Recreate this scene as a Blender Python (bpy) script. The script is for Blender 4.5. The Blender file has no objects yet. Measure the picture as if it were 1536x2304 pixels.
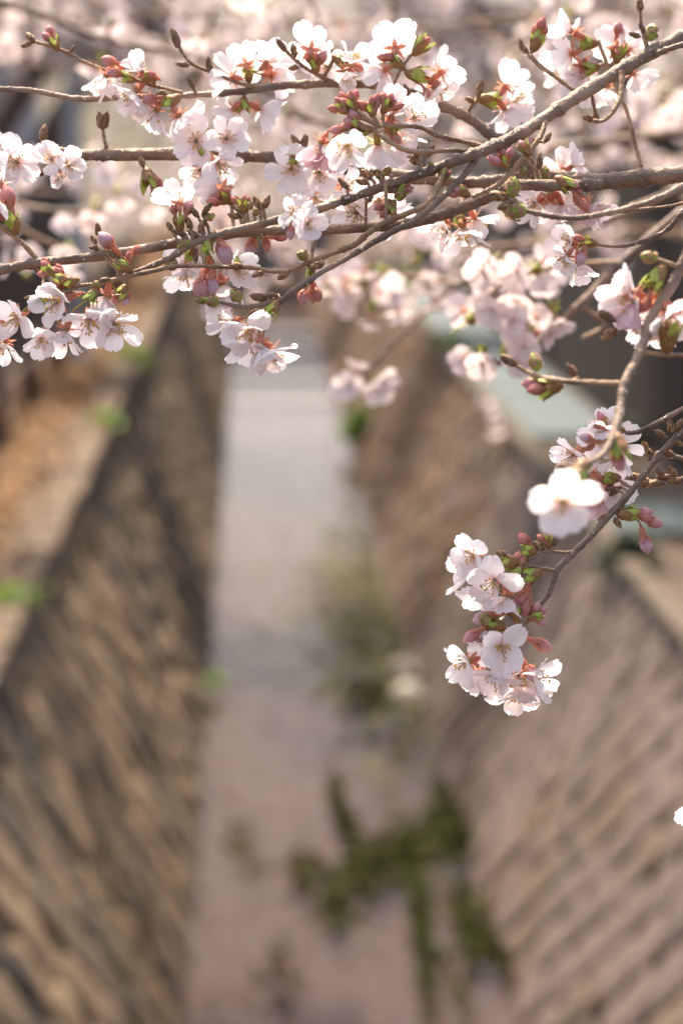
import bpy, math, random
import numpy as np
from mathutils import Vector, Matrix, Quaternion

R = math.radians
rnd = random.Random(11)
scene = bpy.context.scene
col = scene.collection

# ------------------------------------------------------------------ camera
F = 5120.0                      # focal length in photo pixels (80 mm on a 24 mm wide frame)
FOCUS = 1.5
SINP, SINY = 0.17089, 0.03961
pitch, yaw = math.asin(SINP), math.asin(SINY)
CAM = Vector((0, 0, 2.0))
cd = bpy.data.cameras.new('camera')
cd.lens = 80; cd.sensor_fit = 'HORIZONTAL'; cd.sensor_width = 24; cd.sensor_height = 36
cd.clip_start = 0.05; cd.clip_end = 2000
cd.dof.use_dof = True; cd.dof.focus_distance = FOCUS; cd.dof.aperture_fstop = 4.8
cam = bpy.data.objects.new('camera', cd); col.objects.link(cam)
cam.location = CAM; cam.rotation_euler = (math.pi/2 - pitch, 0, -yaw)
scene.camera = cam
fw = Vector((math.sin(yaw)*math.cos(pitch), math.cos(yaw)*math.cos(pitch), -math.sin(pitch)))
rt = Vector((math.cos(yaw), -math.sin(yaw), 0))
up = rt.cross(fw)

# ------------------------------------------------------------------ sky, sun, exposure
SUN_EL, SUN_AZ = 60.0, -14.0     # azimuth measured from +Y towards +X
w = bpy.data.worlds.new('World'); scene.world = w; w.use_nodes = True
nt = w.node_tree; nt.nodes.clear()
wo = nt.nodes.new('ShaderNodeOutputWorld'); bg = nt.nodes.new('ShaderNodeBackground')
sky = nt.nodes.new('ShaderNodeTexSky'); sky.sky_type = 'NISHITA'; sky.sun_disc = False
sky.sun_elevation = R(SUN_EL); sky.sun_rotation = R(SUN_AZ); sky.dust_density = 4.0; sky.air_density = 0.8
bg.inputs[1].default_value = 0.15
nt.links.new(sky.outputs[0], bg.inputs[0]); nt.links.new(bg.outputs[0], wo.inputs[0])
sl = bpy.data.lights.new('sun', 'SUN'); sl.energy = 3.3; sl.angle = R(0.55); sl.color = (1, 0.93, 0.84)
so = bpy.data.objects.new('sun', sl); col.objects.link(so)
sd = Vector((math.sin(R(SUN_AZ))*math.cos(R(SUN_EL)), math.cos(R(SUN_AZ))*math.cos(R(SUN_EL)), math.sin(R(SUN_EL))))
so.rotation_euler = sd.to_track_quat('Z', 'Y').to_euler(); so.location = (-3, 2, 8)
vs = scene.view_settings
vs.view_transform = 'Standard'; vs.look = 'None'; vs.gamma = 1; vs.exposure = 1.46
vs.use_white_balance = True; vs.white_balance_temperature = 7250
scene.render.engine = 'CYCLES'
cy = scene.cycles
cy.use_denoising = True
cy.max_bounces = 8; cy.diffuse_bounces = 4; cy.transmission_bounces = 4; cy.transparent_max_bounces = 8
cy.sample_clamp_indirect = 6

# ------------------------------------------------------------------ helpers
def V(x, y, dz=0.0):
    """photo pixel + distance behind (+) or in front of (-) the focus plane, metres"""
    return CAM + (fw + rt*((x-768)/F) + up*((1152-y)/F))*(FOCUS+dz)

def cdir(a):
    """direction given as right, up, towards the viewer"""
    return (rt*a[0] + up*a[1] - fw*a[2]).normalized()

def tag(o, label=None, cat=None, group=None, kind=None):
    if label: o['label'] = label
    if cat: o['category'] = cat
    if group: o['group'] = group
    if kind: o['kind'] = kind
    return o

def empty(name, loc=(0, 0, 0), parent=None):
    o = bpy.data.objects.new(name, None); col.objects.link(o)
    o.empty_display_size = 0.02
    if parent: o.parent = parent
    o.location = loc
    return o

def obj(name, me, parent=None, loc=None, rot=None, scale=None):
    o = bpy.data.objects.new(name, me); col.objects.link(o)
    if parent: o.parent = parent
    if loc is not None: o.location = loc
    if rot is not None:
        o.rotation_mode = 'QUATERNION'; o.rotation_quaternion = rot
    if scale is not None: o.scale = scale if hasattr(scale, '__len__') else (scale,)*3
    return o

def mesh(name, vs_, fs, mats, smooth=True, mi=None, attr=None):
    me = bpy.data.meshes.new(name)
    me.from_pydata([tuple(v) for v in vs_], [], fs)
    for m in (mats if isinstance(mats, (list, tuple)) else [mats]): me.materials.append(m)
    if mi is not None: me.polygons.foreach_set('material_index', mi)
    if smooth: me.polygons.foreach_set('use_smooth', [True]*len(me.polygons))
    if attr is not None:
        a = me.attributes.new('t', 'FLOAT', 'POINT'); a.data.foreach_set('value', attr)
    me.update()
    return me

def quads_mesh(name, verts, nper, mats, mi=None, smooth=False):
    """numpy verts (N*nper,3): N separate polygons of nper corners"""
    n = len(verts)//nper
    me = bpy.data.meshes.new(name)
    me.vertices.add(len(verts)); me.vertices.foreach_set('co', np.asarray(verts, dtype=np.float32).ravel())
    me.loops.add(n*nper); me.loops.foreach_set('vertex_index', np.arange(n*nper, dtype=np.int32))
    me.polygons.add(n); me.polygons.foreach_set('loop_start', np.arange(0, n*nper, nper, dtype=np.int32))
    for m in (mats if isinstance(mats, (list, tuple)) else [mats]): me.materials.append(m)
    if mi is not None: me.polygons.foreach_set('material_index', np.asarray(mi, dtype=np.int32))
    if smooth: me.polygons.foreach_set('use_smooth', np.ones(n, dtype=bool))
    me.update(calc_edges=True); me.validate()
    return me

def catmull(pts, n=6):
    out = []
    P = [pts[0]] + list(pts) + [pts[-1]]
    for i in range(1, len(P)-2):
        p0, p1, p2, p3 = (np.array(q, dtype=float) for q in P[i-1:i+3])
        for k in range(n):
            t = k/n
            out.append(0.5*((2*p1)+(-p0+p2)*t+(2*p0-5*p1+4*p2-p3)*t*t+(-p0+3*p1-3*p2+p3)*t**3))
    out.append(np.array(P[-2], dtype=float))
    return out

class MB:
    def __init__(s): s.v = []; s.f = []; s.mi = []; s.t = []
    def tube(s, pts, rad, sides=8, mi=0, cap=True, wob=0.0, rr=rnd, tt=None):
        """pts: Vectors, rad: list"""
        n = len(pts); base = len(s.v)
        T = []
        for i in range(n):
            d = pts[min(i+1, n-1)] - pts[max(i-1, 0)]
            T.append(d.normalized() if d.length > 1e-9 else Vector((0, 0, 1)))
        a = T[0].orthogonal().normalized()
        for i in range(n):
            a = (a - T[i]*a.dot(T[i])).normalized()
            b = T[i].cross(a)
            for k in range(sides):
                th = 2*math.pi*k/sides
                r = rad[i]*(1+(rr.uniform(-wob, wob) if wob else 0))
                s.v.append(pts[i] + a*(r*math.cos(th)) + b*(r*math.sin(th)))
                s.t.append(i/(n-1) if tt is None else tt[i])
        for i in range(n-1):
            for k in range(sides):
                k2 = (k+1) % sides
                s.f.append((base+i*sides+k, base+i*sides+k2, base+(i+1)*sides+k2, base+(i+1)*sides+k)); s.mi.append(mi)
        if cap:
            for i, sgn in ((0, -1), (n-1, 1)):
                c = len(s.v); s.v.append(pts[i]+T[i]*rad[i]*0.5*sgn); s.t.append(0 if i == 0 else 1)
                for k in range(sides):
                    k2 = (k+1) % sides
                    q = (base+i*sides+k, base+i*sides+k2, c)
                    s.f.append(q if sgn > 0 else q[::-1]); s.mi.append(mi)
    def blob(s, c, axis, L, rads, sides=8, mi=0, tw=0.0):
        """lathe along axis from c, rads at even steps"""
        axis = Vector(axis).normalized()
        pts = [Vector(c)+axis*(L*i/(len(rads)-1)) for i in range(len(rads))]
        s.tube(pts, rads, sides, mi, True)
    def box(s, lo, hi, mi=0):
        b = len(s.v)
        for z in (lo[2], hi[2]):
            for y in (lo[1], hi[1]):
                for x in (lo[0], hi[0]):
                    s.v.append(Vector((x, y, z))); s.t.append(0)
        for q in ((0, 2, 3, 1), (4, 5, 7, 6), (0, 1, 5, 4), (2, 6, 7, 3), (0, 4, 6, 2), (1, 3, 7, 5)):
            s.f.append(tuple(b+i for i in q)); s.mi.append(mi)
    def me(s, name, mats, smooth=True, attr=False):
        return mesh(name, s.v, s.f, mats, smooth, s.mi, s.t if attr else None)

# ------------------------------------------------------------------ materials
def mat(name):
    m = bpy.data.materials.new(name); m.use_nodes = True
    n = m.node_tree; n.nodes.clear()
    out = n.nodes.new('ShaderNodeOutputMaterial'); p = n.nodes.new('ShaderNodeBsdfPrincipled')
    n.links.new(p.outputs[0], out.inputs[0])
    return m, n, p, out

def ramp(n, fac, stops, interp='LINEAR'):
    r = n.nodes.new('ShaderNodeValToRGB'); r.color_ramp.interpolation = interp
    e = r.color_ramp.elements
    while len(e) < len(stops): e.new(0.5)
    for i, (p, c) in enumerate(stops): e[i].position = p; e[i].color = (*c, 1)
    n.links.new(fac, r.inputs[0]); return r.outputs[0]

def noise(n, scale, detail=3, rough=0.55, coord='Object', vec=None, out=0, stretch=None):
    t = n.nodes.new('ShaderNodeTexNoise'); t.inputs['Scale'].default_value = scale
    t.inputs['Detail'].default_value = detail; t.inputs['Roughness'].default_value = rough
    if vec is None:
        c = n.nodes.new('ShaderNodeTexCoord'); vec = c.outputs[coord]
    if stretch:
        mp = n.nodes.new('ShaderNodeMapping'); mp.inputs['Scale'].default_value = stretch
        n.links.new(vec, mp.inputs[0]); vec = mp.outputs[0]
    n.links.new(vec, t.inputs['Vector'])
    return t.outputs[out]

def mix(n, fac, a, b, mode='MIX'):
    m = n.nodes.new('ShaderNodeMix'); m.data_type = 'RGBA'; m.blend_type = mode
    for sock, v in ((m.inputs[0], fac), (m.inputs[6], a), (m.inputs[7], b)):
        if isinstance(v, (int, float)): sock.default_value = v
        elif isinstance(v, tuple): sock.default_value = (*v, 1)
        else: n.links.new(v, sock)
    return m.outputs[2]

def mathn(n, op, a, b=0.0):
    m = n.nodes.new('ShaderNodeMath'); m.operation = op
    for sock, v in ((m.inputs[0], a), (m.inputs[1], b)):
        if isinstance(v, (int, float)): sock.default_value = v
        else: n.links.new(v, sock)
    return m.outputs[0]

def bump(n, p, h, strength=0.3, dist=0.01):
    b = n.nodes.new('ShaderNodeBump'); b.inputs['Strength'].default_value = strength
    b.inputs['Distance'].default_value = dist
    n.links.new(h, b.inputs['Height']); n.links.new(b.outputs[0], p.inputs['Normal'])

def simple(name, stops, scale, rough=0.8, bstr=0.3, bdist=0.005, detail=4, stretch=None, spec=0.3):
    m, n, p, o = mat(name)
    f = noise(n, scale, detail, stretch=stretch)
    n.links.new(ramp(n, f, stops), p.inputs['Base Color'])
    p.inputs['Roughness'].default_value = rough; p.inputs['Specular IOR Level'].default_value = spec
    if bstr: bump(n, p, noise(n, scale*2.2, 4, stretch=stretch), bstr, bdist)
    return m

def translucent_over(n, p, out, colsock, fac):
    t = n.nodes.new('ShaderNodeBsdfTranslucent')
    if isinstance(colsock, tuple): t.inputs[0].default_value = (*colsock, 1)
    else: n.links.new(colsock, t.inputs[0])
    ms = n.nodes.new('ShaderNodeMixShader'); ms.inputs[0].default_value = fac
    n.links.new(p.outputs[0], ms.inputs[1]); n.links.new(t.outputs[0], ms.inputs[2])
    n.links.new(ms.outputs[0], out.inputs[0])

def petal_mat(name, body, base, r0=0.002, r1=0.0065):
    m, n, p, o = mat(name)
    c = n.nodes.new('ShaderNodeTexCoord'); sp = n.nodes.new('ShaderNodeSeparateXYZ')
    n.links.new(c.outputs['Object'], sp.inputs[0])
    mr = n.nodes.new('ShaderNodeMapRange'); mr.inputs[1].default_value = r0; mr.inputs[2].default_value = r1
    n.links.new(sp.outputs[0], mr.inputs[0])
    oi = n.nodes.new('ShaderNodeObjectInfo')
    tint = mix(n, oi.outputs['Random'], body, tuple(x*y for x, y in zip(body, (1.0, .955, .965))))
    vein = noise(n, 1.0, 2, stretch=(60, 1500, 60))
    tint = mix(n, mathn(n, 'MULTIPLY', vein, .28), tint, tuple(x*y for x, y in zip(body, (.95, .78, .82))))
    cc = mix(n, mr.outputs[0], base, tint)
    n.links.new(cc, p.inputs['Base Color'])
    p.inputs['Roughness'].default_value = 0.55; p.inputs['Specular IOR Level'].default_value = 0.25
    bump(n, p, vein, 0.25, 0.0006)
    translucent_over(n, p, o, cc, 0.55)
    return m

M = {}
M['petal'] = petal_mat('petal', (.94, .915, .91), (.90, .62, .60))
M['petal_pink'] = petal_mat('petal_pink', (.88, .70, .72), (.80, .40, .42))
M['bud_pink'] = petal_mat('bud_pink', (.90, .56, .54), (.80, .34, .27), 0, .009)
M['bud_red'] = petal_mat('bud_red', (.84, .42, .35), (.70, .32, .18), 0, .006)
def soft(name, c, tr=0.25, rough=.5, var=.5, scale=300):
    m, n, p, o = mat(name)
    f = noise(n, scale, 2)
    cc = mix(n, f, tuple(x*(1-var*.6) for x in c), tuple(min(1, x*(1+var*.6)) for x in c))
    n.links.new(cc, p.inputs['Base Color']); p.inputs['Roughness'].default_value = rough
    if tr: translucent_over(n, p, o, cc, tr)
    return m
M['sepal'] = soft('sepal', (.68, .29, .19), .45)
M['sepal_green'] = soft('sepal_green', (.45, .33, .10), .3)
M['bract'] = soft('bract', (.44, .50, .10), .3)
M['bract_brown'] = soft('bract_brown', (.30, .15, .055), .1)
M['scale_brown'] = soft('scale_brown', (.20, .105, .05), 0, .6, .9, 500)
M['scale_tan'] = soft('scale_tan', (.33, .18, .08), 0, .6, .8, 500)
M['anther'] = soft('anther', (.60, .36, .05), 0)
M['filament'] = soft('filament', (.85, .66, .60), .3)
m, n, p, o = mat('pedicel'); M['pedicel'] = m
a = n.nodes.new('ShaderNodeAttribute'); a.attribute_name = 't'
cc = ramp(n, a.outputs['Fac'], [(0, (.26, .36, .06)), (.55, (.40, .30, .07)), (1, (.58, .22, .13))])
n.links.new(cc, p.inputs['Base Color']); p.inputs['Roughness'].default_value = .45
translucent_over(n, p, o, cc, .2)

def bark(name, dark, light, sc=1.0):
    m, n, p, o = mat(name)
    big = noise(n, 45*sc, 4)
    base = ramp(n, big, [(.3, dark), (.7, light)])
    vo = n.nodes.new('ShaderNodeTexVoronoi'); vo.inputs['Scale'].default_value = 190*sc
    c = n.nodes.new('ShaderNodeTexCoord'); n.links.new(c.outputs['Object'], vo.inputs['Vector'])
    spot = n.nodes.new('ShaderNodeMapRange'); spot.inputs[1].default_value = .16; spot.inputs[2].default_value = .30
    spot.inputs[3].default_value = 1; spot.inputs[4].default_value = 0
    n.links.new(vo.outputs['Distance'], spot.inputs[0])
    sel = n.nodes.new('ShaderNodeSeparateColor'); n.links.new(vo.outputs['Color'], sel.inputs[0])
    gate = mathn(n, 'GREATER_THAN', sel.outputs[0], .38)
    sf = mathn(n, 'MULTIPLY', mathn(n, 'MULTIPLY', spot.outputs[0], gate), .75)
    base = mix(n, mathn(n, 'MULTIPLY', ramp(n, noise(n, 16*sc, 3), [(.48, (0, 0, 0)), (.62, (1, 1, 1))]), .55), base, tuple(c*1.7 for c in light))
    n.links.new(mix(n, sf, base, (.66, .56, .46)), p.inputs['Base Color'])
    p.inputs['Roughness'].default_value = .5; p.inputs['Specular IOR Level'].default_value = .35
    h = mathn(n, 'ADD', noise(n, 220*sc, 5), mathn(n, 'MULTIPLY', sf, 1.2))
    bump(n, p, h, 1.0, .0024/sc)
    return m
M['bark'] = bark('bark', (.115, .07, .046), (.30, .20, .138))
M['bark_twig'] = bark('bark_twig', (.17, .092, .048), (.37, .225, .125), 1.5)
M['bark_far'] = simple('bark_far', [(.3, (.07, .045, .035)), (.7, (.16, .11, .085))], 9, .85, .5, .02)

# ------------------------------------------------------------------ blossom kit (shared meshes)
def petal_mesh(i, mat_):
    r = random.Random(100+i)
    L = .0188*r.uniform(.94, 1.07); W = .0076*r.uniform(.88, 1.08)
    c1 = r.uniform(-14, 20); c2 = r.uniform(14, 42); notch = r.uniform(.0010, .0022)
    ph, ph2 = r.uniform(0, 6.3), r.uniform(0, 6.3); amp = r.uniform(.0006, .0016)
    tipc = r.uniform(-.0045, .0020); skew = r.uniform(-.0012, .0012)
    nu, nv = 11, 8
    vv = []; ff = []
    for a in range(nu+1):
        u = a/nu
        hw = W*(.13+.87*math.sin(math.pi/2*min(1, u/.64))**1.25) if u < .64 else W*math.sqrt(max(.03, 1-((u-.64)/.40)**2*.80))
        for b in range(nv+1):
            v = -1+2*b/nv
            x = L*u*(1-.07*u**4*abs(v)**2) - notch*u**7*math.exp(-(v/.22)**2) + .0004*u**6*math.sin(9*v+ph2)
            y = hw*v + skew*u*u
            z = c1*x*x + c2*y*y*(.4+.6*u) + amp*u*u*v*math.sin(5*u+ph+2.2*v) + tipc*max(0, u-.6)**2*5 \
                + .0005*u*math.sin(7*v+ph2) - .0012*math.exp(-(v/.18)**2)*u*(1-u)
            vv.append((x+.0012, y, z))
    for a in range(nu):
        for b in range(nv):
            q = a*(nv+1)+b
            ff.append((q, q+nv+1, q+nv+2, q+1))
    return mesh('petal', vv, ff, mat_)
PET = [petal_mesh(i, M['petal']) for i in range(12)]
PETP = [petal_mesh(i+30, M['petal_pink']) for i in range(5)]

def calyx_mesh(green):
    mb = MB()
    mb.tube([Vector((0, 0, z)) for z in (-.0095, -.008, -.0055, -.003, -.0008, .0004)],
            [.0010, .0019, .0024, .0022, .0026, .0012], 8, 0)
    for k in range(5):
        a = 2*math.pi*(k+.5)/5; ca, sa = math.cos(a), math.sin(a)
        b = len(mb.v)
        prof = [(.0015, .0014, -.0012), (.0045, .0017, -.0017), (.0070, .0010, -.0028), (.0092, .0001, -.0030)]
        for (x, hw, z) in prof:
            for s in (-1, 0, 1):
                y = hw*s; zz = z - (.0004 if s == 0 else 0)
                mb.v.append(Vector((x*ca-y*sa, x*sa+y*ca, zz))); mb.t.append(0)
        for i in range(3):
            for s in range(2):
                q = b+i*3+s; mb.f.append((q, q+3, q+4, q+1)); mb.mi.append(0)
    return mb.me('calyx', M['sepal_green' if green else 'sepal'])
CAL = [calyx_mesh(False), calyx_mesh(False), calyx_mesh(False), calyx_mesh(True)]

def stamen_mesh(i):
    r = random.Random(i); mb = MB()
    for k in range(24):
        a = r.uniform(0, 6.283); sp = r.uniform(.12, .75); L = r.uniform(.0065, .0105)
        d0 = Vector((math.cos(a)*.25, math.sin(a)*.25, 1)).normalized()
        d1 = Vector((math.cos(a)*sp, math.sin(a)*sp, 1)).normalized()
        s0 = Vector((math.cos(a)*.0010, math.sin(a)*.0010, 0)); e = s0+d1*L
        mb.tube([s0, s0+d0*L*.45, e], [.00022, .00018, .00016], 3, 0, False)
        mb.blob(e-d1*.0003, d1, .0013, [.0002, .00065, .00065, .0002], 5, 1)
    mb.tube([Vector((0, 0, z)) for z in (0, .004, .0085, .009)], [.0006, .0003, .0003, .0006], 5, 2)
    mb.blob(Vector((0, 0, -.0002)), (0, 0, 1), .0012, [.0022, .0024, .001], 8, 3)
    return mb.me('stamens', [M['filament'], M['anther'], M['bract'], M['sepal_green']])
STA = [stamen_mesh(i) for i in range(3)]

def bud_meshes():
    out = []
    for i in range(3):
        r = random.Random(70+i); mb = MB()
        for k in range(4):                       # overlapping folded petals
            a = k*1.7+r.uniform(-.2, .2); off = Vector((math.cos(a), math.sin(a), 0))*.0011
            tip = Vector((r.uniform(-.001, .001), r.uniform(-.001, .001), .0132+r.uniform(-.001, .0008)))
            pts = [off*.3+Vector((0, 0, .0)), off+Vector((0, 0, .0035)), off+Vector((0, 0, .0070)), off*.7+Vector((0, 0, .0102)), tip]
            mb.tube(pts, [.0014, .0034, .0040, .0028, .0005], 9, 0)
        # rotate so that length runs along +X (petal material reads x)
        for q, v in enumerate(mb.v): mb.v[q] = Vector((v.z, v.x, v.y))
        out.append(mb)
    return out
_b = bud_meshes()
BUDP = [b.me('bud_petals', M['bud_pink']) for b in _b]
BUDL = [b.me('bud_petals', M['petal_pink']) for b in _b]
BUDR = [b.me('bud_petals', M['bud_red']) for b in _b]
def bud_calyx():
    mb = MB()
    mb.tube([Vector((x, 0, 0)) for x in (-.0085, -.007, -.0045, -.002, .0006)], [.0009, .0018, .0023, .0023, .0030], 8, 0)
    for k in range(5):
        a = 2*math.pi*k/5; ca, sa = math.cos(a), math.sin(a); b = len(mb.v)
        for (x, hw, rr_) in [(-.0005, .0017, .0029), (.0018, .0016, .0043), (.0038, .0009, .0051), (.0052, .0001, .0053)]:
            for s in (-1, 0, 1):
                y = hw*s; rad = rr_+(.0003 if s == 0 else -.0001)
                mb.v.append(Vector((x, rad*ca-y*sa, rad*sa+y*ca))); mb.t.append(0)
        for i in range(3):
            for s in range(2):
                q = b+i*3+s; mb.f.append((q, q+1, q+4, q+3)); mb.mi.append(0)
    return mb.me('calyx', M['sepal'])
BCAL = bud_calyx()

def bract_mesh(i):
    """opened bud scales at the base of a flower cluster, length along +X, about 1 cm"""
    r = random.Random(40+i); mb = MB()
    mb.blob((-.002, 0, 0), (1, 0, 0), .0065, [.0012, .0028, .0031, .0024], 8, 1)
    for k in range(7):
        a = k*2.4+r.uniform(-.3, .3); lay = k/7
        L = .0055+.0055*lay*r.uniform(.8, 1.1); W = r.uniform(.0020, .0029)
        ca, sa = math.cos(a), math.sin(a); b = len(mb.v)
        flare = r.uniform(.0008, .0028)
        for j in range(5):
            u = j/4; hw = W*math.sin(math.pi*(.18+.80*u))**.8
            rad = .0026+.0010*math.sin(math.pi*u*.8)+flare*u*u
            for s in (-1, 0, 1):
                y = hw*s; rr_ = rad-(.0008 if s else 0)
                mb.v.append(Vector((.0005+L*u, rr_*ca-y*sa, rr_*sa+y*ca))); mb.t.append(0)
        for j in range(4):
            for s in range(2):
                q = b+j*3+s; mb.f.append((q, q+1, q+4, q+3)); mb.mi.append(1 if k < 3 else 0)
    return mb.me('bud_scales', [M['bract'], M['bract_brown']])
BRACT = [bract_mesh(i) for i in range(4)]

def wbud_mesh(i, green):
    r = random.Random(50+i); mb = MB()
    L = .0088*r.uniform(.9, 1.15); w_ = .0017*r.uniform(.9, 1.15)*(1.55 if green else 1)
    mb.blob((0, 0, 0), (1, 0, 0), L, [w_*k for k in (.55, .9, 1.0, .95, .75, .45, .1)], 7, 0)
    for k in range(9):
        a = k*2.4; u0 = .05+.075*k; ca, sa = math.cos(a), math.sin(a); b = len(mb.v)
        for j in range(3):
            u = u0+.16*j; rad = w_*(1.12*math.sin(math.pi*min(.95, .25+u*.72))**.6)+.0002
            hw = (.0011, .0012, .0002)[j]*(1.6 if green else 1)
            for s in (-1, 0, 1):
                y = hw*s; rr_ = rad+(.00025 if s == 0 else -.0004)
                mb.v.append(Vector((L*u, rr_*ca-y*sa, rr_*sa+y*ca))); mb.t.append(0)
        for j in range(2):
            for s in range(2):
                q = b+j*3+s; mb.f.append((q, q+1, q+4, q+3)); mb.mi.append(1)
    return mb.me('leaf_bud', [M['bract'], M['scale_tan']] if green else [M['scale_brown'], M['scale_tan' if i % 2 else 'scale_brown']])
WBUD = [wbud_mesh(i, False) for i in range(4)]
GBUD = [wbud_mesh(i+9, True) for i in range(3)]

X_AXIS, Z_AXIS = Vector((1, 0, 0)), Vector((0, 0, 1))
def quat_to(d, frm=Z_AXIS, spin=0.0):
    return frm.rotation_difference(d.normalized()) @ Quaternion(frm, spin)

def pedicel(parent, local_from, frm_dir, inv, p_to_local, end_dir_local, r=.0007):
    pts = []
    a = local_from; d = p_to_local
    L = (d-a).length
    c1 = a + frm_dir*L*.35; c2 = d - end_dir_local*L*.35
    for i in range(8):
        t = i/7
        pts.append(a*(1-t)**3+c1*3*t*(1-t)**2+c2*3*t*t*(1-t)+d*t**3)
    mb = MB(); mb.tube(pts, [r*.95]*5+[r, r*1.15, r*1.4], 6, 0)
    return obj('pedicel', mb.me('pedicel', M['pedicel'], attr=True), parent)

class Branch:
    """one flowering branch: an Empty at its outer (off-frame) end, wood and blossoms below it"""
    def __init__(s, name, label, base, group=None, cat='branch'):
        s.base = base; s.e = empty(name, base); tag(s.e, label, cat, group)
        s.lines = []
    def wood(s, name, pts, rough=.0, knots=True, sides=9, lat=None):
        """pts: (x, y, diameter px, dz cm)"""
        P = catmull(pts, 10)
        W = [V(q[0], q[1], q[3]/100) for q in P]
        Rr = []
        k0 = len(s.lines)
        nodes = [rnd.uniform(4, 9)]
        for i, q in enumerate(P):
            rad = .88*q[2]/2*(FOCUS+q[3]/100)/F
            Rr.append(rad*(1+rnd.uniform(-.09, .09)))
        if knots:
            i = rnd.randrange(3, 8)
            while i < len(P)-2:
                Rr[i] *= 1.25; Rr[i-1] *= 1.1; i += rnd.randrange(6, 15)
        s.lines += list(zip(W, Rr))
        mb = MB(); mb.tube([p-s.base for p in W], Rr, sides, 0, True, .07)
        big = max(q[2] for q in pts) > 17
        return obj(name, mb.me(name, M['bark' if big else 'bark_twig']), s.e)
    def near(s, p):
        return min(s.lines, key=lambda q: (q[0]-p).length_squared)
    def spur(s, p, dia=9):
        q, r_ = s.near(p)
        if (q-p).length < .0045: return
        rad = dia/2*FOCUS/F
        mid = q.lerp(p, .5)+Vector((rnd.uniform(-1, 1), rnd.uniform(-1, 1), rnd.uniform(-1, 1)))*.0012
        pts = [q-s.base, q.lerp(mid, .5)-s.base, mid-s.base, mid.lerp(p, .6)-s.base, p-s.base]
        mb = MB(); mb.tube(pts, [rad*1.15, rad*.85, rad*1.1, rad*.9, rad*1.1], 7, 0, True, .08)
        obj('spur', mb.me('spur', M['bark_twig']), s.e)
    def flower(s, base, x, y, dz, ax, sc=1.0, open_=22, pink=False, pdir=None, green=False):
        p = V(x, y, dz); axis = cdir(ax)
        sc = sc*rnd.uniform(.86, 1.02)
        q = quat_to(axis, Z_AXIS, rnd.uniform(0, 6.28))
        e = empty('flower', p-s.base, s.e); e.rotation_mode = 'QUATERNION'; e.rotation_quaternion = q; e.scale = (sc,)*3
        pool = PETP if pink else PET
        for k in range(5):
            a = 2*math.pi*k/5 + R(rnd.uniform(-7, 7))
            til = R(open_+4+rnd.uniform(-14, 16)); rol = R(rnd.uniform(-18, 18)+8)
            qq = Quaternion(Z_AXIS, a) @ Quaternion((0, 1, 0), -til) @ Quaternion(X_AXIS, rol)
            rs = rnd.uniform(.93, 1.07)
            obj('petal', rnd.choice(pool), e, (0, 0, .0002*k), qq, (rs, rs*rnd.uniform(.94, 1.08), 1))
        obj('calyx', CAL[3] if green else CAL[rnd.randrange(3)], e)
        if not (pink and open_ > 60): obj('stamens', rnd.choice(STA), e)
        inv = q.inverted()
        a = (inv @ (base-p))/sc
        fd = (inv @ ((p-base).normalized()+Vector((0, 0, .25)))).normalized()
        pedicel(e, a, fd, inv, Vector((0, 0, -.009)), Z_AXIS)
        return e
    def bud(s, base, x, y, dz, ang, sc=1.0, kind='P', tilt=None):
        """ang: direction the bud points on screen, degrees anticlockwise from right"""
        p = V(x, y, dz); tz = rnd.uniform(-.35, .45) if tilt is None else tilt
        axis = cdir((math.cos(R(ang)), math.sin(R(ang)), tz))
        q = quat_to(axis, X_AXIS, rnd.uniform(0, 6.28)); sc = sc*rnd.uniform(.78, .95)
        e = empty('flower_bud', p-s.base, s.e); e.rotation_mode = 'QUATERNION'; e.rotation_quaternion = q; e.scale = (sc,)*3
        pool = {'P': BUDP, 'L': BUDL, 'R': BUDR}[kind]
        obj('bud_petals', rnd.choice(pool), e); obj('calyx', BCAL, e)
        inv = q.inverted(); a = (inv @ (base-p))/sc
        fd = (inv @ (p-base)).normalized()
        pedicel(e, a, fd, inv, Vector((-.008, 0, 0)), X_AXIS, .00075)
    def bracts(s, x, y, dz, ang, sc=1.0, tilt=.15):
        p = V(x, y, dz); s.spur(p)
        axis = cdir((math.cos(R(ang)), math.sin(R(ang)), tilt))
        obj('bud_scales', rnd.choice(BRACT), s.e, p-s.base, quat_to(axis, X_AXIS, rnd.uniform(0, 6.28)), sc)
        return p+axis*.006*sc
    def cluster(s, x, y, dz, ang, flowers=(), buds=(), sc=1.0):
        dz = dz/100
        b = s.bracts(x, y, dz, ang, sc)
        for f in flowers:
            fx, fy, ax = f[0], f[1], f[2:5]
            kw = f[5] if len(f) > 5 else {}
            kw = dict(kw); d = dz+kw.pop('d', rnd.uniform(-.8, .8))/100
            s.flower(b, fx, fy, d, ax, **kw)
        for q in buds:
            kind = q[3] if len(q) > 3 else 'P'; sz = q[4] if len(q) > 4 else .85
            s.bud(b, q[0], q[1], dz+rnd.uniform(-.004, .006), q[2], sz, kind)
        return b
    def leafbuds(s, items, dz=0.0):
        """(x, y, angle, size, 'w' brown or 'g' green)"""
        for it in items:
            x, y, ang, sz, kd = it
            p = V(x, y, dz/100); s.spur(p, 7)
            axis = cdir((math.cos(R(ang)), math.sin(R(ang)), rnd.uniform(-.2, .4)))
            obj('leaf_bud', rnd.choice(GBUD if kd == 'g' else WBUD), s.e, p-s.base, quat_to(axis, X_AXIS, rnd.uniform(0, 6.28)), sz*.9)
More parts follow.
